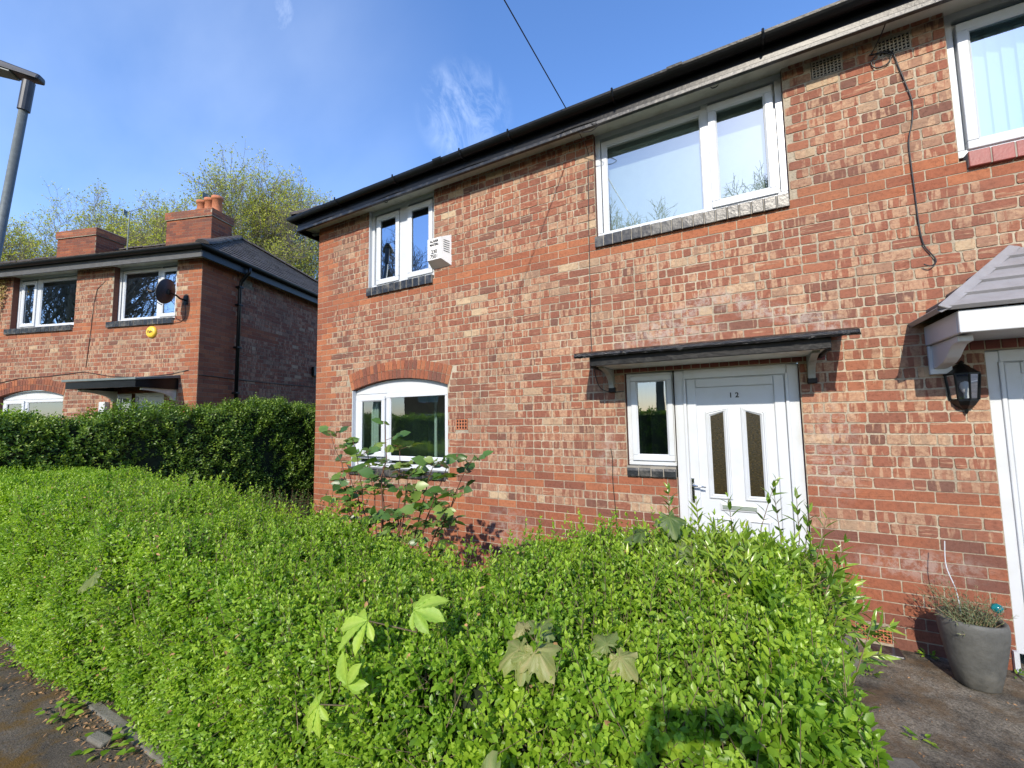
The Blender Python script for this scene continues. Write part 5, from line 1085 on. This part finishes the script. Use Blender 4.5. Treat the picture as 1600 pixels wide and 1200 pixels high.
# seedlings poking out of the hedge
def fine_leaflets(P, D, Nm, Ls, Ws, rnd, m=12):
    D = nrmz(D); Nm = nrmz(Nm-D*(Nm*D).sum(-1, keepdims=True)); S_ = np.cross(D, Nm); V = []; Q = []; Rr = []; o = 0
    for i in range(len(P)):
        for j in range(m+1):
            t = j/m; w_ = Ws[i]*.5*(math.sin(math.pi*min(1, t**1.55))**.8 if 0 < t < 1 else .02); c = P[i]+D[i]*Ls[i]*t-Nm[i]*Ls[i]*.25*t*t
            rib = .004*(j % 2)
            for s in (-1, -.5, 0, .5, 1): V.append(c+S_[i]*w_*s+Nm[i]*(w_*.35*abs(s)+(rib*abs(s) if s else 0)*Ls[i]*8)-D[i]*Ls[i]*.05*abs(s))
            Rr += [rnd[i]*.5+(.25 if j % 2 else 0), rnd[i]*.5+(.2 if j % 2 else 0), rnd[i]*.5+.5, rnd[i]*.5+(.2 if j % 2 else 0), rnd[i]*.5+(.25 if j % 2 else 0)]
        for j in range(m):
            for k in range(4): a = o+j*5+k; Q.append([a, a+1, a+6, a+5])
        o += (m+1)*5
    return np.array(V), Q, np.array(Rr)
def chestnut(name, label, loc, lvs, seed):
    T_ = thing(name, label, 'seedling', loc, 0, None); rng = np.random.default_rng(seed)
    for (off, dirn, tilt, size) in lvs:
        off = np.array(off, float); d = nrmz(np.array(dirn, float)); up_n = nrmz(np.array(tilt, float)); s_ = nrmz(np.cross(d, up_n)); angs = np.radians([-100, -58, -22, 18, 55, 98]); sc_ = np.array([.55, .82, 1, .98, .8, .5])
        D = np.stack([d*np.cos(a)+s_*np.sin(a)-up_n*.22 for a in angs]); n = len(angs); P = np.tile(off, (n, 1))
        v, q, rn = fine_leaflets(P, D, np.tile(up_n, (n, 1))+rng.normal(0, .12, (n, 3)), size*sc_, size*sc_*.40, rng.random(n)); np_mesh('leaf', v, q, None, M['chestnut'], T_, rn)
    A_ = np.tile(np.mean([l[0] for l in lvs], 0)+np.array([.0, .13, -.11]), (len(lvs), 1)); B_ = np.array([l[0] for l in lvs], float); v, q = sticks(A_, B_, .003, .002, 5); np_mesh('stem', v, q, None, M['twig'], T_)
chestnut('horse_chestnut_seedling', 'pale horse chestnut leaves poking from the hedge below the rose bush', (4.66, -3.13, 1.08), [((-.10, .0, -.02), (-.6, -.5, -.1), (0, -.5, .8), .125), ((.05, .06, .02), (.5, .1, .2), (-.1, -.6, .8), .12)], 3)
chestnut('horse_chestnut_seedling', 'yellow-green horse chestnut leaves low on the hedge face, nearest the pavement', (4.50, -3.20, .84), [((-.06, -.02, -.03), (-.5, -.3, -.5), (-.1, -.7, .5), .11), ((.05, .0, .05), (.1, -.2, .5), (.1, -.8, .5), .10)], 4)
def syc_leaf(parent, c, d, up_n, size, rnd, seed):
    rng = np.random.default_rng(seed); c, d, up_n = np.array(c, float), nrmz(np.array(d, float)), nrmz(np.array(up_n, float)); d = nrmz(d-up_n*d.dot(up_n)); s_ = np.cross(d, up_n)
    lobes = [(-135, .45), (-72, .80), (0, 1.0), (72, .80), (135, .45)]; pts = []
    for k, (a, l) in enumerate(lobes):
        for (da, f) in ((-25, .72), (-18, .84), (-14, .79), (-8, .93), (0, 1.0), (8, .93), (14, .79), (18, .84), (25, .72)): pts.append((math.radians(a+da), l*f*(1+rng.normal(0, .03))))
        if k < 4: am = (a+lobes[k+1][0])/2; pts.append((math.radians(am), .56*(l+lobes[k+1][1])/2+.10))
    pts.append((math.radians(180), .06)); V = [c]; n = len(pts)
    rv = [rnd+.2]
    for ring in (.3, .6, .85, 1):
        for (a, r) in pts:
            rv.append(rnd+(.22 if min(abs(math.degrees(a)-b_) for b_ in (-135, -72, 0, 72, 135)) < 2 else -.06+rng.normal(0, .04)))
            r2 = r*size*.62*ring*(1-.0); lob = .13*math.cos(a*5)*r2; V.append(c+(d*math.cos(a)+s_*math.sin(a))*r2+up_n*(lob*ring-.75*r2*r2/size+rng.normal(0, .004)*ring))
    V = np.array(V); T3 = [[0, 1+i, 1+(i+1) % n] for i in range(n)]; Q4 = [[1+m_*n+i, 1+(m_+1)*n+i, 1+(m_+1)*n+(i+1) % n, 1+m_*n+(i+1) % n] for m_ in range(3) for i in range(n)]
    return np_mesh('leaf', V, Q4, T3, M['sycamore'], parent, np.clip(rv, 0, 1), smooth=True)
def sycamore(label, loc, lvs):
    T_ = thing('sycamore_seedling', label, 'seedling', loc, 0)
    for i, (o, d, u_, s, r) in enumerate(lvs): syc_leaf(T_, o, d, u_, s, r, i+int(loc[0]*100))
    v, q = sticks(np.tile(np.mean([l[0] for l in lvs], 0)+np.array([.0, .13, -.11]), (len(lvs), 1)), np.array([l[0] for l in lvs], float), .003, .002, 5); np_mesh('stem', v, q, None, M['twig'], T_); return T_
sycamore('cluster of pinkish sycamore leaves on the hedge top, middle of the picture', (5.12, -3.04, 1.075), [((-.02, -.02, -.01), (-.7, -.6, -.3), (-.15, -.45, .9), .14, .62), ((.035, -.02, .0), (.7, -.5, -.2), (.15, -.5, .85), .14, .72), ((.01, -.035, -.012), (.0, -.9, -.4), (0, -.6, .8), .12, .55), ((.01, .04, .02), (.2, .7, .2), (.1, -.5, .9), .11, .35), ((-.035, .04, .02), (-.7, .4, .1), (-.1, -.4, .9), .085, 1.0)])
sycamore('two smaller sycamore leaves just right of the pinkish cluster', (5.36, -2.99, 1.085), [((-.025, .01, .01), (-.6, .4, .1), (-.1, -.5, .85), .105, .45), ((.015, -.01, -.005), (.7, -.4, -.3), (.1, -.5, .85), .105, .7)])
sycamore('single sycamore leaf at the bottom edge of the picture, low on the hedge face', (5.12, -3.22, .84), [((-.02, -.02, -.05), (-.1, -.3, 1.0), (.1, -.85, .35), .15, .5), ((.12, -.03, -.10), (.2, -.3, 1), (.1, -.85, .35), .11, .3)])
sycamore('dark sycamore leaves beside the long-leaved shrub, below the side light', (5.32, -1.98, 1.14), [((-.09, -.03, .02), (-.7, -.3, -.1), (-.1, -.3, .95), .17, .12), ((.03, .03, .09), (.25, -.4, -.4), (.2, -.6, .8), .17, .15), ((.10, -.1, -.01), (.4, -.7, -.3), (.1, -.6, .8), .14, .25)])
sycamore('lone pale maple leaf low on the hedge at the left', (2.42, -3.14, .88), [((0, -.02, 0), (-.4, -.6, -.3), (0, -.6, .8), .15, .35), ((-.1, -.03, -.06), (-.5, -.5, -.5), (0, -.7, .7), .12, .3)])
# verge: weeds, dead leaves, a loose stone
rng = np.random.default_rng(8); n = 46
for (nm, lab, cx, cy, k, sz) in (('weed', 'rosette of round-leaved weeds on the pavement edge by the hedge foot', 2.05, -3.16, 22, .045), ('weed', 'clump of weeds by the loose edging stone', 2.62, -3.14, 18, .05), ('weed', 'low weeds at the hedge foot near the left edge', .9, -3.12, 26, .04)):
    T_ = thing(nm, lab, 'weed', (cx, cy, .005)); a = rng.uniform(0, 2*np.pi, k); r = rng.uniform(.01, .13, k); P = np.stack([r*np.cos(a)*1.5, r*np.sin(a)*.6, rng.uniform(.005, .05, k)], 1); D = np.stack([np.cos(a), np.sin(a), np.full(k, .2)], 1)
    v, q, t, rn = leaves(P, D, np.tile([0, -.2, 1.], (k, 1))+rng.normal(0, .2, (k, 3)), np.full(k, sz), np.full(k, sz*.8), rng.random(k), True, 'ovate', .2, .15); np_mesh('leaves', v, q, t, M['privet'], T_, rn)
    v, q = sticks(np.zeros((k, 3)), P, .0015, .001, 3); np_mesh('stem', v, q, None, M['twig'], T_)
n = 900; x = rng.uniform(-.5, 4.6, n); y = -3.03-np.abs(rng.normal(0, .10, n)); k = rng.random(n) < .75
P = np.stack([x, y, rng.uniform(.006, .016, n)], 1); a = rng.uniform(0, 6.28, n); M['dead'] = simple('dead_leaf', (.30, .17, .075), .8, var=.45, nscale=30)
v, q, t, rn = leaves(P, np.stack([np.cos(a), np.sin(a), rng.normal(0, .15, n)], 1), np.tile([0, 0, 1.], (n, 1))+rng.normal(0, .3, (n, 3)), rng.uniform(.012, .032, n), rng.uniform(.006, .016, n), rng.random(n), False); o = np_mesh('leaf_litter', v, q, t, M['dead'], None, rn); tag(o, 'dry brown leaves scattered along the hedge foot', 'leaf litter', kind='stuff')
n = 260; P = np.stack([rng.uniform(6.3, 8.5, n), rng.uniform(-1.8, -.1, n), np.full(n, .014)], 1); a = rng.uniform(0, 6.28, n)
v, q, t, rn = leaves(P, np.stack([np.cos(a), np.sin(a), rng.normal(0, .2, n)], 1), np.tile([0, 0, 1.], (n, 1))+rng.normal(0, .3, (n, 3)), rng.uniform(.008, .022, n), rng.uniform(.005, .011, n), rng.random(n), False); o = np_mesh('path_litter', v, q, t, M['dead'], None, rn); tag(o, 'crumbs of dry leaf on the mossy front path', 'leaf litter', kind='stuff')
bs = MB(); bs.box(-.075, .075, -.03, .03, 0, .03); o = bs.build('edging_stone', M['concrete'], None, bevel=.012); o.location = (2.52, -3.13, .0); o.rotation_euler = (.05, .03, .12); tag(o, 'loose grey edging stone lying at the foot of the hedge', 'stone')
bs = MB(); bs.box(-.14, .14, -.10, .10, 0, .10); o = bs.build('edging_stone', M['concrete'], None, bevel=.02, seg=3); o.location = (6.22, -1.55, 0); o.rotation_euler = (0, .02, .4); tag(o, 'grey stone at the right-hand foot of the hedge by the path', 'stone')

for i, (x, y, k) in enumerate(((6.75, -.05, 16), (7.16, -.10, 10), (6.33, -.5, 18), (6.42, -1.1, 14))):
    T_ = thing('weed', ('small weed at the wall foot behind the plant pot', 'tiny weed at the foot of the neighbouring door frame', 'weed on the path below the terracotta air brick', 'weed at the right-hand foot of the hedge')[i], 'weed', (x, y, .008)); a = rng.uniform(0, 6.28, k); rr2 = rng.uniform(.005, .05, k)
    v, q, t, rn = leaves(np.stack([rr2*np.cos(a), rr2*np.sin(a)*.6, rng.uniform(0, .03, k)], 1), np.stack([np.cos(a), np.sin(a)-.3, rng.uniform(.2, .9, k)], 1), np.tile([0, -.3, 1.], (k, 1)), np.full(k, .035), np.full(k, .014), rng.random(k), True, 'lance', .25); np_mesh('leaves', v, q, t, M['privet'], T_, rn)
# plant pot
PP = thing('plant_pot', 'tall tapered grey plant pot on the path beside the neighbouring door', 'plant pot', (6.90, -.32, .008), .1)
M['pot'] = simple('grey_fibre_clay', (.085, .086, .078), .66, var=.3, nscale=14, bumpd=.004, bscale=40, dirt=(.19, .18, .15), dirt_amt=.6, dscale=4)
pm = MB(); prof = [(.0, 0), (.085, 0), (.10, .012), (.125, .12), (.145, .24), (.158, .33), (.160, .385), (.156, .41), (.150, .415), (.138, .412), (.128, .40), (.126, .33), (.0, .33)]
pm.lathe(prof, (0, 0, 0), 36)
def sq(v_):   # slightly squared plan
    x, y, z = v_; r = math.hypot(x, y)
    if r < 1e-6: return v_
    c = abs(math.cos(2*math.atan2(y, x))); f = 1+.06*(1-c); return (x*f, y*f, z)
pm.v = [sq(p) for p in pm.v]; pm.build('pot', M['pot'], PP, smooth=True)
pm = MB(); pm.lathe([(.118, .37), (.112, .375), (.108, .34), (0, .338)], (0, 0, 0), 28); pm.build('inner_pot', M['black'], PP, smooth=True)
pm = MB(); pm.lathe([(.108, .35), (.05, .362), (0, .365)], (0, 0, 0), 20); pm.build('compost', M['soil'], PP)
HB = thing('lavender_plant', 'straggly grey-green herb growing in the grey plant pot', 'plant', (6.90, -.32, .36)); rng = np.random.default_rng(61); n = 120
a = rng.uniform(0, 6.28, n); r = np.sqrt(rng.random(n))*.085; b = np.stack([r*np.cos(a), r*np.sin(a), np.zeros(n)], 1); ax = nrmz(np.stack([np.cos(a)*r*6-.25, np.sin(a)*r*6, np.full(n, .9)], 1)+rng.normal(0, .35, (n, 3))); Lh = rng.uniform(.10, .27, n)*(1-2.2*b[:, 0])
M['herb'] = leaf_mat('herb_leaf', (.10, .13, .07), (.15, .19, .10), (.24, .26, .14), .6, .2); v, q, t, rn = shoots(b, ax, Lh, 7, .024, .005, rng, False, spread=(25, 50)); np_mesh('foliage', v, q, t, M['herb'], HB, rn)
v, q = sticks(b, b+ax*Lh[:, None], .0016, .001); M['drystem'] = simple('dry_stem', (.30, .22, .13), .8, var=.3); np_mesh('stem', v, q, None, M['drystem'], HB)
st = MB(); st.tube(smoothpath([(6.865, -.30, .36), (6.86, -.27, .55), (6.83, -.24, .70), (6.84, -.22, .86)]), .0028, 5); o = st.build('white_cane', M['upvc'], None); tag(o, 'thin bent white cane standing in the plant pot', 'cane')
mg, nt_, N_, L_, b_ = newmat('teal_glass'); b_.inputs['Base Color'].default_value = (.02, .30, .33, 1); b_.inputs['Roughness'].default_value = .08; b_.inputs['Transmission Weight'].default_value = .6
OB = thing('glass_ornament', 'small teal glass ball among the herb stems in the plant pot', 'ornament', (7.02, -.33, .50)); m = MB(); m.lathe([(0.001, -.03), (.018, -.024), (.028, -.008), (.029, .005), (.02, .022), (.001, .03)], (0, 0, 0), 20); m.build('ball', mg, OB, smooth=True); m = MB(); m.tube([(0, 0, -.03), (-.02, 0, -.13)], .003, 6); m.build('stake', M['galv'], OB)

# ---------------------------------------------------------------- trees
M['bark'] = simple('tree_bark', (.19, .165, .13), .9, var=.35, nscale=3, bumpd=.02, bscale=6)
M['spring'] = leaf_mat('spring_leaf', (.30, .32, .07), (.42, .43, .10), (.54, .53, .15), .6, .5)
def make_tree(name, seed, height, spread, trunk_h, trunk_r, levels=4, kids=(6, 6, 5, 5), leafn=2, leafs=.22, updir=.35, twig=1.0):
    rng = random.Random(seed); A, B, RA, RB_ = [], [], [], []; tips = []
    def grow(p, d, l, r, lev):
        n = 5 if lev < 2 else 3; pts = [p]; dd = d.copy()
        for i in range(n):
            dd = (dd+Vector((rng.gauss(0, .16), rng.gauss(0, .16), rng.gauss(0, .10)+(.07 if lev else 0)))).normalized(); pts.append(pts[-1]+dd*(l/n))
        r1 = r*.45
        for i in range(n): A.append(pts[i]); B.append(pts[i+1]); RA.append(r+(r1-r)*i/n); RB_.append(r+(r1-r)*(i+1)/n)
        if lev >= levels: tips.append((pts[-1], dd)); return
        k = kids[lev]
        for j in range(k):
            t = (.25 if lev else .05)+(1-(.25 if lev else .05))*(j+rng.random()*.6)/k; t = min(t, 1); i = min(n-1, int(t*n)); q = pts[i].lerp(pts[i+1], t*n-i)
            a = rng.uniform(0, 2*math.pi); sp = rng.uniform(.55, 1.05); o = dd.orthogonal().normalized(); o = Quaternion(dd, a) @ o
            nd = (dd*math.cos(sp)+o*math.sin(sp)+Vector((0, 0, updir*.5))).normalized()
            grow(q, nd, l*rng.uniform(.48, .66)*(1.15-.3*t), r*(.50 if lev else .55)*(1-.45*t), lev+1)
    A.append(Vector((0, 0, -.3))); B.append(Vector((0, 0, trunk_h))); RA.append(trunk_r*1.15); RB_.append(trunk_r*.85)
    nl = 7
    for j in range(nl):
        a = 2*math.pi*j/nl+rng.uniform(-.3, .3); tl = .15+.75*rng.random() if j else 1.4
        d = Vector((math.cos(a)*spread/height*1.1*(1/tl if j == 0 else 1), math.sin(a)*spread/height*1.1, .55+rng.random()*.5)).normalized()
        if j == 0: d = Vector((.05, 0, 1))
        grow(Vector((0, 0, trunk_h*(.75+.25*rng.random()))), d, (height-trunk_h)*(.52 if j else .62), trunk_r*(.5 if j else .7), 0)
    conv = lambda L: np.array([tuple(v) for v in L]); A_, B_, RA_, RB2 = conv(A), conv(B), np.array(RA), np.array(RB_)
    top = B_[:, 2].max(); sc_ = height/top; hr = np.percentile(np.hypot(B_[:, 0], B_[:, 1]), 97); sx = spread/hr
    S3 = np.array([sx, sx, sc_]); A_ *= S3; B_ *= S3
    big = RA_ > .045; v1, q1 = sticks(A_[big], B_[big], RA_[big], RB2[big], 7); v2, q2 = sticks(A_[~big], B_[~big], np.maximum(RA_[~big], .010)*twig, np.maximum(RB2[~big], .007)*twig, 3)
    tp = conv([t[0] for t in tips])*S3; td = conv([t[1] for t in tips]); g = np.random.default_rng(seed); m = 3
    ta = np.repeat(tp, m, 0); te = ta+nrmz(np.repeat(td, m, 0)+g.normal(0, .6, (len(ta), 3)))*g.uniform(.25, .7, (len(ta), 1)); v3, q3 = sticks(ta, te, .008*twig, .004*twig, 3)
    V = np.concatenate([v1, v2, v3]); Q = np.concatenate([q1, q2+len(v1), q3+len(v1)+len(v2)])
    out = {'wood': (V, Q)}
    if leafn:
        P = np.repeat(te, leafn, 0)+g.normal(0, .10, (len(te)*leafn, 3)); n = len(P); s = g.uniform(.6, 1.3, n)*leafs
        keep = g.random(n) < .92; P, s = P[keep], s[keep]; n = len(P)
        out['leaf'] = leaves(P, g.normal(size=(n, 3)), g.normal(size=(n, 3))+[0, 0, .6], s, s*.6, g.random(n), False, droop=.2)
    return out
def place_tree(name, data, label, loc, rz, group=None, leafmat='spring', s=1):
    T_ = thing(name, label, 'tree', loc, rz, group); T_.scale = (s, s, s); V, Q = data['wood']
    np_mesh('trunk', V, Q, None, M['bark'], T_)
    if 'leaf' in data: v, q, t, rn = data['leaf']; np_mesh('crown', v, q, t, M[leafmat], T_, rn)
    return T_
tA = make_tree('lime', 3, 20.5, 5.4, 5.5, .36, 4, (7, 6, 5, 5), 3, .125, twig=.95)
place_tree('lime_tree', tA, 'large tree with fresh yellow-green leaves behind the gap between the houses', (-23.2, 12.6, 0), .4)
tB = make_tree('ash', 12, 21.5, 7.4, 6, .38, 4, (6, 6, 5, 5), 3, .14, twig=1.0)
place_tree('lime_tree', tB, 'broad thinly leafed tree rising behind the chimney without pots', (-43, 8.2, 0), .2)
tC = make_tree('ash', 17, 22.5, 5.6, 6, .38, 4, (6, 6, 5, 5), 3, .14, twig=1.0)
place_tree('lime_tree', tC, 'half-bare tree rising directly behind the chimney stack with three pots', (-36.5, 12.2, 0), 1.2)
# bare trees and a house over the road, seen in the window panes
tD = make_tree('bare', 23, 21.5, 7.0, 6, .38, 4, (7, 6, 6, 5), 0, .2, twig=2.6)
tr = place_tree('street_tree', tD, 'bare street tree across the road, tallest in the wide window reflection', (11, -75, -.2), .3, 'bare trees across the road'); tr.scale = (1.98, 1.98, 2.0)
def copy_tree(o, **kw):
    c = o.copy(); COL.objects.link(c)
    for ch in o.children: d = ch.copy(); COL.objects.link(d); d.parent = c
    for k_, v_ in kw.items(): setattr(c, k_, v_)
    return c
for loc, rz, s, lab in (((-7.5, -75, -.2), 1.4, 1.84, 'bare street tree across the road, mirrored left of the wide window centre'), ((-24.0, -76, -.2), 2.6, 1.62, 'smaller bare street tree across the road behind the telegraph pole'), ((40, -76, -.2), 4.0, 1.8, 'bare street tree across the road at the right')):
    c = copy_tree(tr, location=loc, rotation_euler=(0, 0, rz), scale=(s, s, s)); c['label'] = lab
tE = make_tree('bare_b', 41, 21, 7.0, 5, .45, 4, (6, 6, 4, 4), 0, .2, twig=1.8)
tr2 = place_tree('street_tree', tE, 'bare street tree across the road opposite the left house', (-25, -25, -.2), .9, 'bare trees across the road')
c = copy_tree(tr2, location=(-37, -26, -.2), rotation_euler=(0, 0, 2.0)); c['label'] = 'bare street tree farthest along the road to the left'
OH = thing('opposite_hedge', 'dark hedge on the far side of the road', 'hedge', (0, 0, 0)); oyf = [(-30, -12.6), (20, -12.6)]; oyr = [(-30, -13.6), (20, -13.6)]
rng = np.random.default_rng(19); P, Nn, lm_ = hedge_surface(9000, -28, 18, [(-30, 12.6-.0), (20, 12.6)], [(-30, 13.6), (20, 13.6)], [(-30, 1.9), (20, 1.9)], rng, seed=3, rough=.1)
(v, q, t, rn), *_ = hedge_shoots(P, Nn, lm_, rng, (.2, .4), 4, .12, .07, detail=False); np_mesh('foliage', v*np.array([1, -1, 1]), q, t, M['privet'], OH, rn)
c = hedge_core('hedge_core', -28, 18, [(-30, 12.6), (20, 12.6)], [(-30, 13.6), (20, 13.6)], [(-30, 1.9), (20, 1.9)], .12, OH); c.scale = (1, -1, 1)
OP = tag(empty('opposite_house', (-9, -21, 0), R(180)), 'plain brick house with a grey tiled roof on the far side of the road', 'house')
ow = MB(); ow.box(0, 9, 0, 7, -.2, 4.6); ow.build('wall', simple('far_brick', (.26, .10, .06), .9, var=.3, nscale=5), OP)
hip_roof(OP, -.3, 9.3, -.3, 7.3, 4.65, 2.3, 3.2, 8, .4)
for x in (1.2, 5.6):
    for z in (1, 3.1): wm = MB(); wm.box(x, x+1.9, -.03, .0, z, z+1.2); wo = wm.build('window', M['upvc'], OP); wm = MB(); wm.box(x+.08, x+1.82, -.04, -.031, z+.08, z+1.12); wm.build('pane', M['dark'], wo)
# creeper at the far left of the neighbouring house
CR = thing('wall_creeper', 'yellow-brown creeper climbing the left house at the very edge of the picture', 'creeper', GP(-5.6, 0, 0), R(18)); rng = np.random.default_rng(71); n = 4200
x = rng.uniform(-.9, .75, n); z = rng.uniform(1.8, 4.7, n); k = x < .62+.12*np.sin(z*3)-.22*(z < 3.5); x, z = x[k], z[k]; n = len(x); M['creeper'] = leaf_mat('dry_creeper', (.22, .13, .05), (.30, .20, .07), (.26, .24, .08), .7, .2)
v, q, t, rn = leaves(np.stack([x, -.02-rng.random(n)*.07, z], 1), np.stack([rng.normal(size=n)*.6, -rng.random(n)*.4, -rng.random(n)-.2], 1), np.tile([0, -1., .3], (n, 1))+rng.normal(0, .4, (n, 3)), rng.uniform(.04, .075, n), rng.uniform(.03, .05, n), rng.random(n), False); np_mesh('foliage', v, q, t, M['creeper'], CR, rn)

# ---------------------------------------------------------------- the person taking the picture
PH = thing('person', 'person in a dark jacket standing on the pavement, holding up a phone with both hands', 'person', (5.91, -4.56, 0), R(28.8))
M['skin'] = simple('skin', (.45, .27, .19), .5, var=.06); M['jacket'] = simple('navy_jacket', (.03, .035, .05), .8, var=.2, bumpd=.003); M['jeans'] = simple('dark_jeans', (.04, .05, .08), .85, var=.2); M['shoe'] = simple('brown_shoe', (.06, .04, .03), .5); M['hair'] = simple('brown_hair', (.05, .03, .02), .6, var=.3, nscale=60)
jv = [(0, 0, .95), (0, 0, 1.10), (0, -.01, 1.30), (0, -.01, 1.44), (0, .01, 1.52), (0, .03, 1.60), (0, .035, 1.68), (0, .01, 1.75)]; jr = [(.15, .11), (.135, .10), (.155, .11), (.10, .08), (.055, .055), (.070, .075), (.080, .095), (.06, .075)]; je = [(i, i+1) for i in range(7)]
def chain(root, pts): 
    prev = root
    for p, r_ in pts: jv.append(p); jr.append(r_ if isinstance(r_, tuple) else (r_, r_)); je.append((prev, len(jv)-1)); prev = len(jv)-1
    return prev
for s_ in (-1, 1):
    chain(0, [((s_*.09, 0, .88), (.09, .095)), ((s_*.105, .02, .68), .078), ((s_*.11, .03, .50), .058), ((s_*.115, 0, .32), .056), ((s_*.12, -.02, .10), .040), ((s_*.125, .04, .045), .042), ((s_*.14, .15, .035), .034)])
    wst = chain(3, [((s_*.14, -.01, 1.43), .070), ((s_*.20, .02, 1.38), .058), ((s_*.245, .13, 1.33), .043), ((s_*.215, .23, 1.48), .038), ((s_*.165, .315, 1.60), .026), ((s_*.125, .345, 1.665), (.030, .018)), ((s_*.105, .355, 1.70), (.026, .014))])
    for j in range(4): chain(wst, [((s_*.098, .375, 1.675+.021*j), .0095), ((s_*.090, .398, 1.680+.021*j), .0085), ((s_*.068, .402, 1.683+.020*j), .0078)])
    chain(wst-1, [((s_*.100, .345, 1.685), .012), ((s_*.075, .352, 1.71), .0098), ((s_*.052, .358, 1.722), .0088)])
bm_ = bpy.data.meshes.new('tmp_body'); bm_.from_pydata(jv, je, []); bo = bpy.data.objects.new('tmp_body', bm_); COL.objects.link(bo)
mdf = bo.modifiers.new('skin', 'SKIN'); sv_ = bm_.skin_vertices[0].data
for i, r_ in enumerate(jr): sv_[i].radius = r_
sv_[0].use_root = True; ss = bo.modifiers.new('sub', 'SUBSURF'); ss.levels = ss.render_levels = 2
bpy.context.view_layer.update(); me = bpy.data.meshes.new_from_object(bo.evaluated_get(bpy.context.evaluated_depsgraph_get())); bpy.data.objects.remove(bo); me.name = 'body'; me.materials.clear()
body = link('body', me, [M['skin'], M['jacket'], M['jeans'], M['shoe']], PH)
for p_ in me.polygons:
    c = p_.center; p_.use_smooth = True; arm = abs(c.x) > .09 and c.y > .26 and c.z > 1.5
    p_.material_index = 0 if (c.z > 1.50 and not arm) or (arm and c.z > 1.615) else 1 if c.z > .90 else 2 if c.z > .085 else 3
hm = MB(); n = 32; mrow = 14
for i in range(mrow+1):
    for k in range(n):
        a = 2*math.pi*k/n; back = .5-.5*math.sin(a); t = math.pi*(.36+.26*back)*i/mrow; w_ = 1+.025*math.sin(9*a+i)*math.sin(t)
        hm.v.append((.095*w_*math.sin(t)*math.cos(a), -.008+.108*w_*math.sin(t)*math.sin(a), 1.695+.108*math.cos(t)))
for i in range(mrow):
    for k in range(n): hm.f.append((i*n+k, i*n+(k+1) % n, (i+1)*n+(k+1) % n, (i+1)*n+k)); hm.mi.append(0)
hm.build('hair', M['hair'], PH, smooth=True)
fm = MB(); fm.tube([(0, .108, 1.668), (0, .128, 1.655), (0, .118, 1.640)], [.008, .013, .009], 8); fm.build('nose', M['skin'], PH, smooth=True)
for s_ in (-1, 1):
    em = MB(); em.lathe([(.001, .010), (.009, .006), (.012, 0), (.009, -.006), (.001, -.010)], (s_*.032, .112, 1.685), 10); em.build('eye', M['upvc'], PH, smooth=True)
    em = MB(); em.tube([(s_*.083, .02, 1.64), (s_*.094, .012, 1.668), (s_*.090, .0, 1.69)], [.008, .013, .009], 8); em.build('ear', M['skin'], PH, smooth=True)
fm = MB(); fm.tube([(-.025, .108, 1.617), (0, .116, 1.615), (.025, .108, 1.617)], [.003, .006, .003], 8); fm.build('mouth', M['redtile'], PH, smooth=True)
PH.scale = (1, 1, 1.032)
PN = thing('phone', 'black phone held up in landscape by the person on the pavement', 'phone', (5.91, -4.56, .062), R(28.8)); pm = MB(); pm.box(-.075, .075, .372, .381, 1.672, 1.748); pm.build('phone_case', M['black'], PN, bevel=.004)
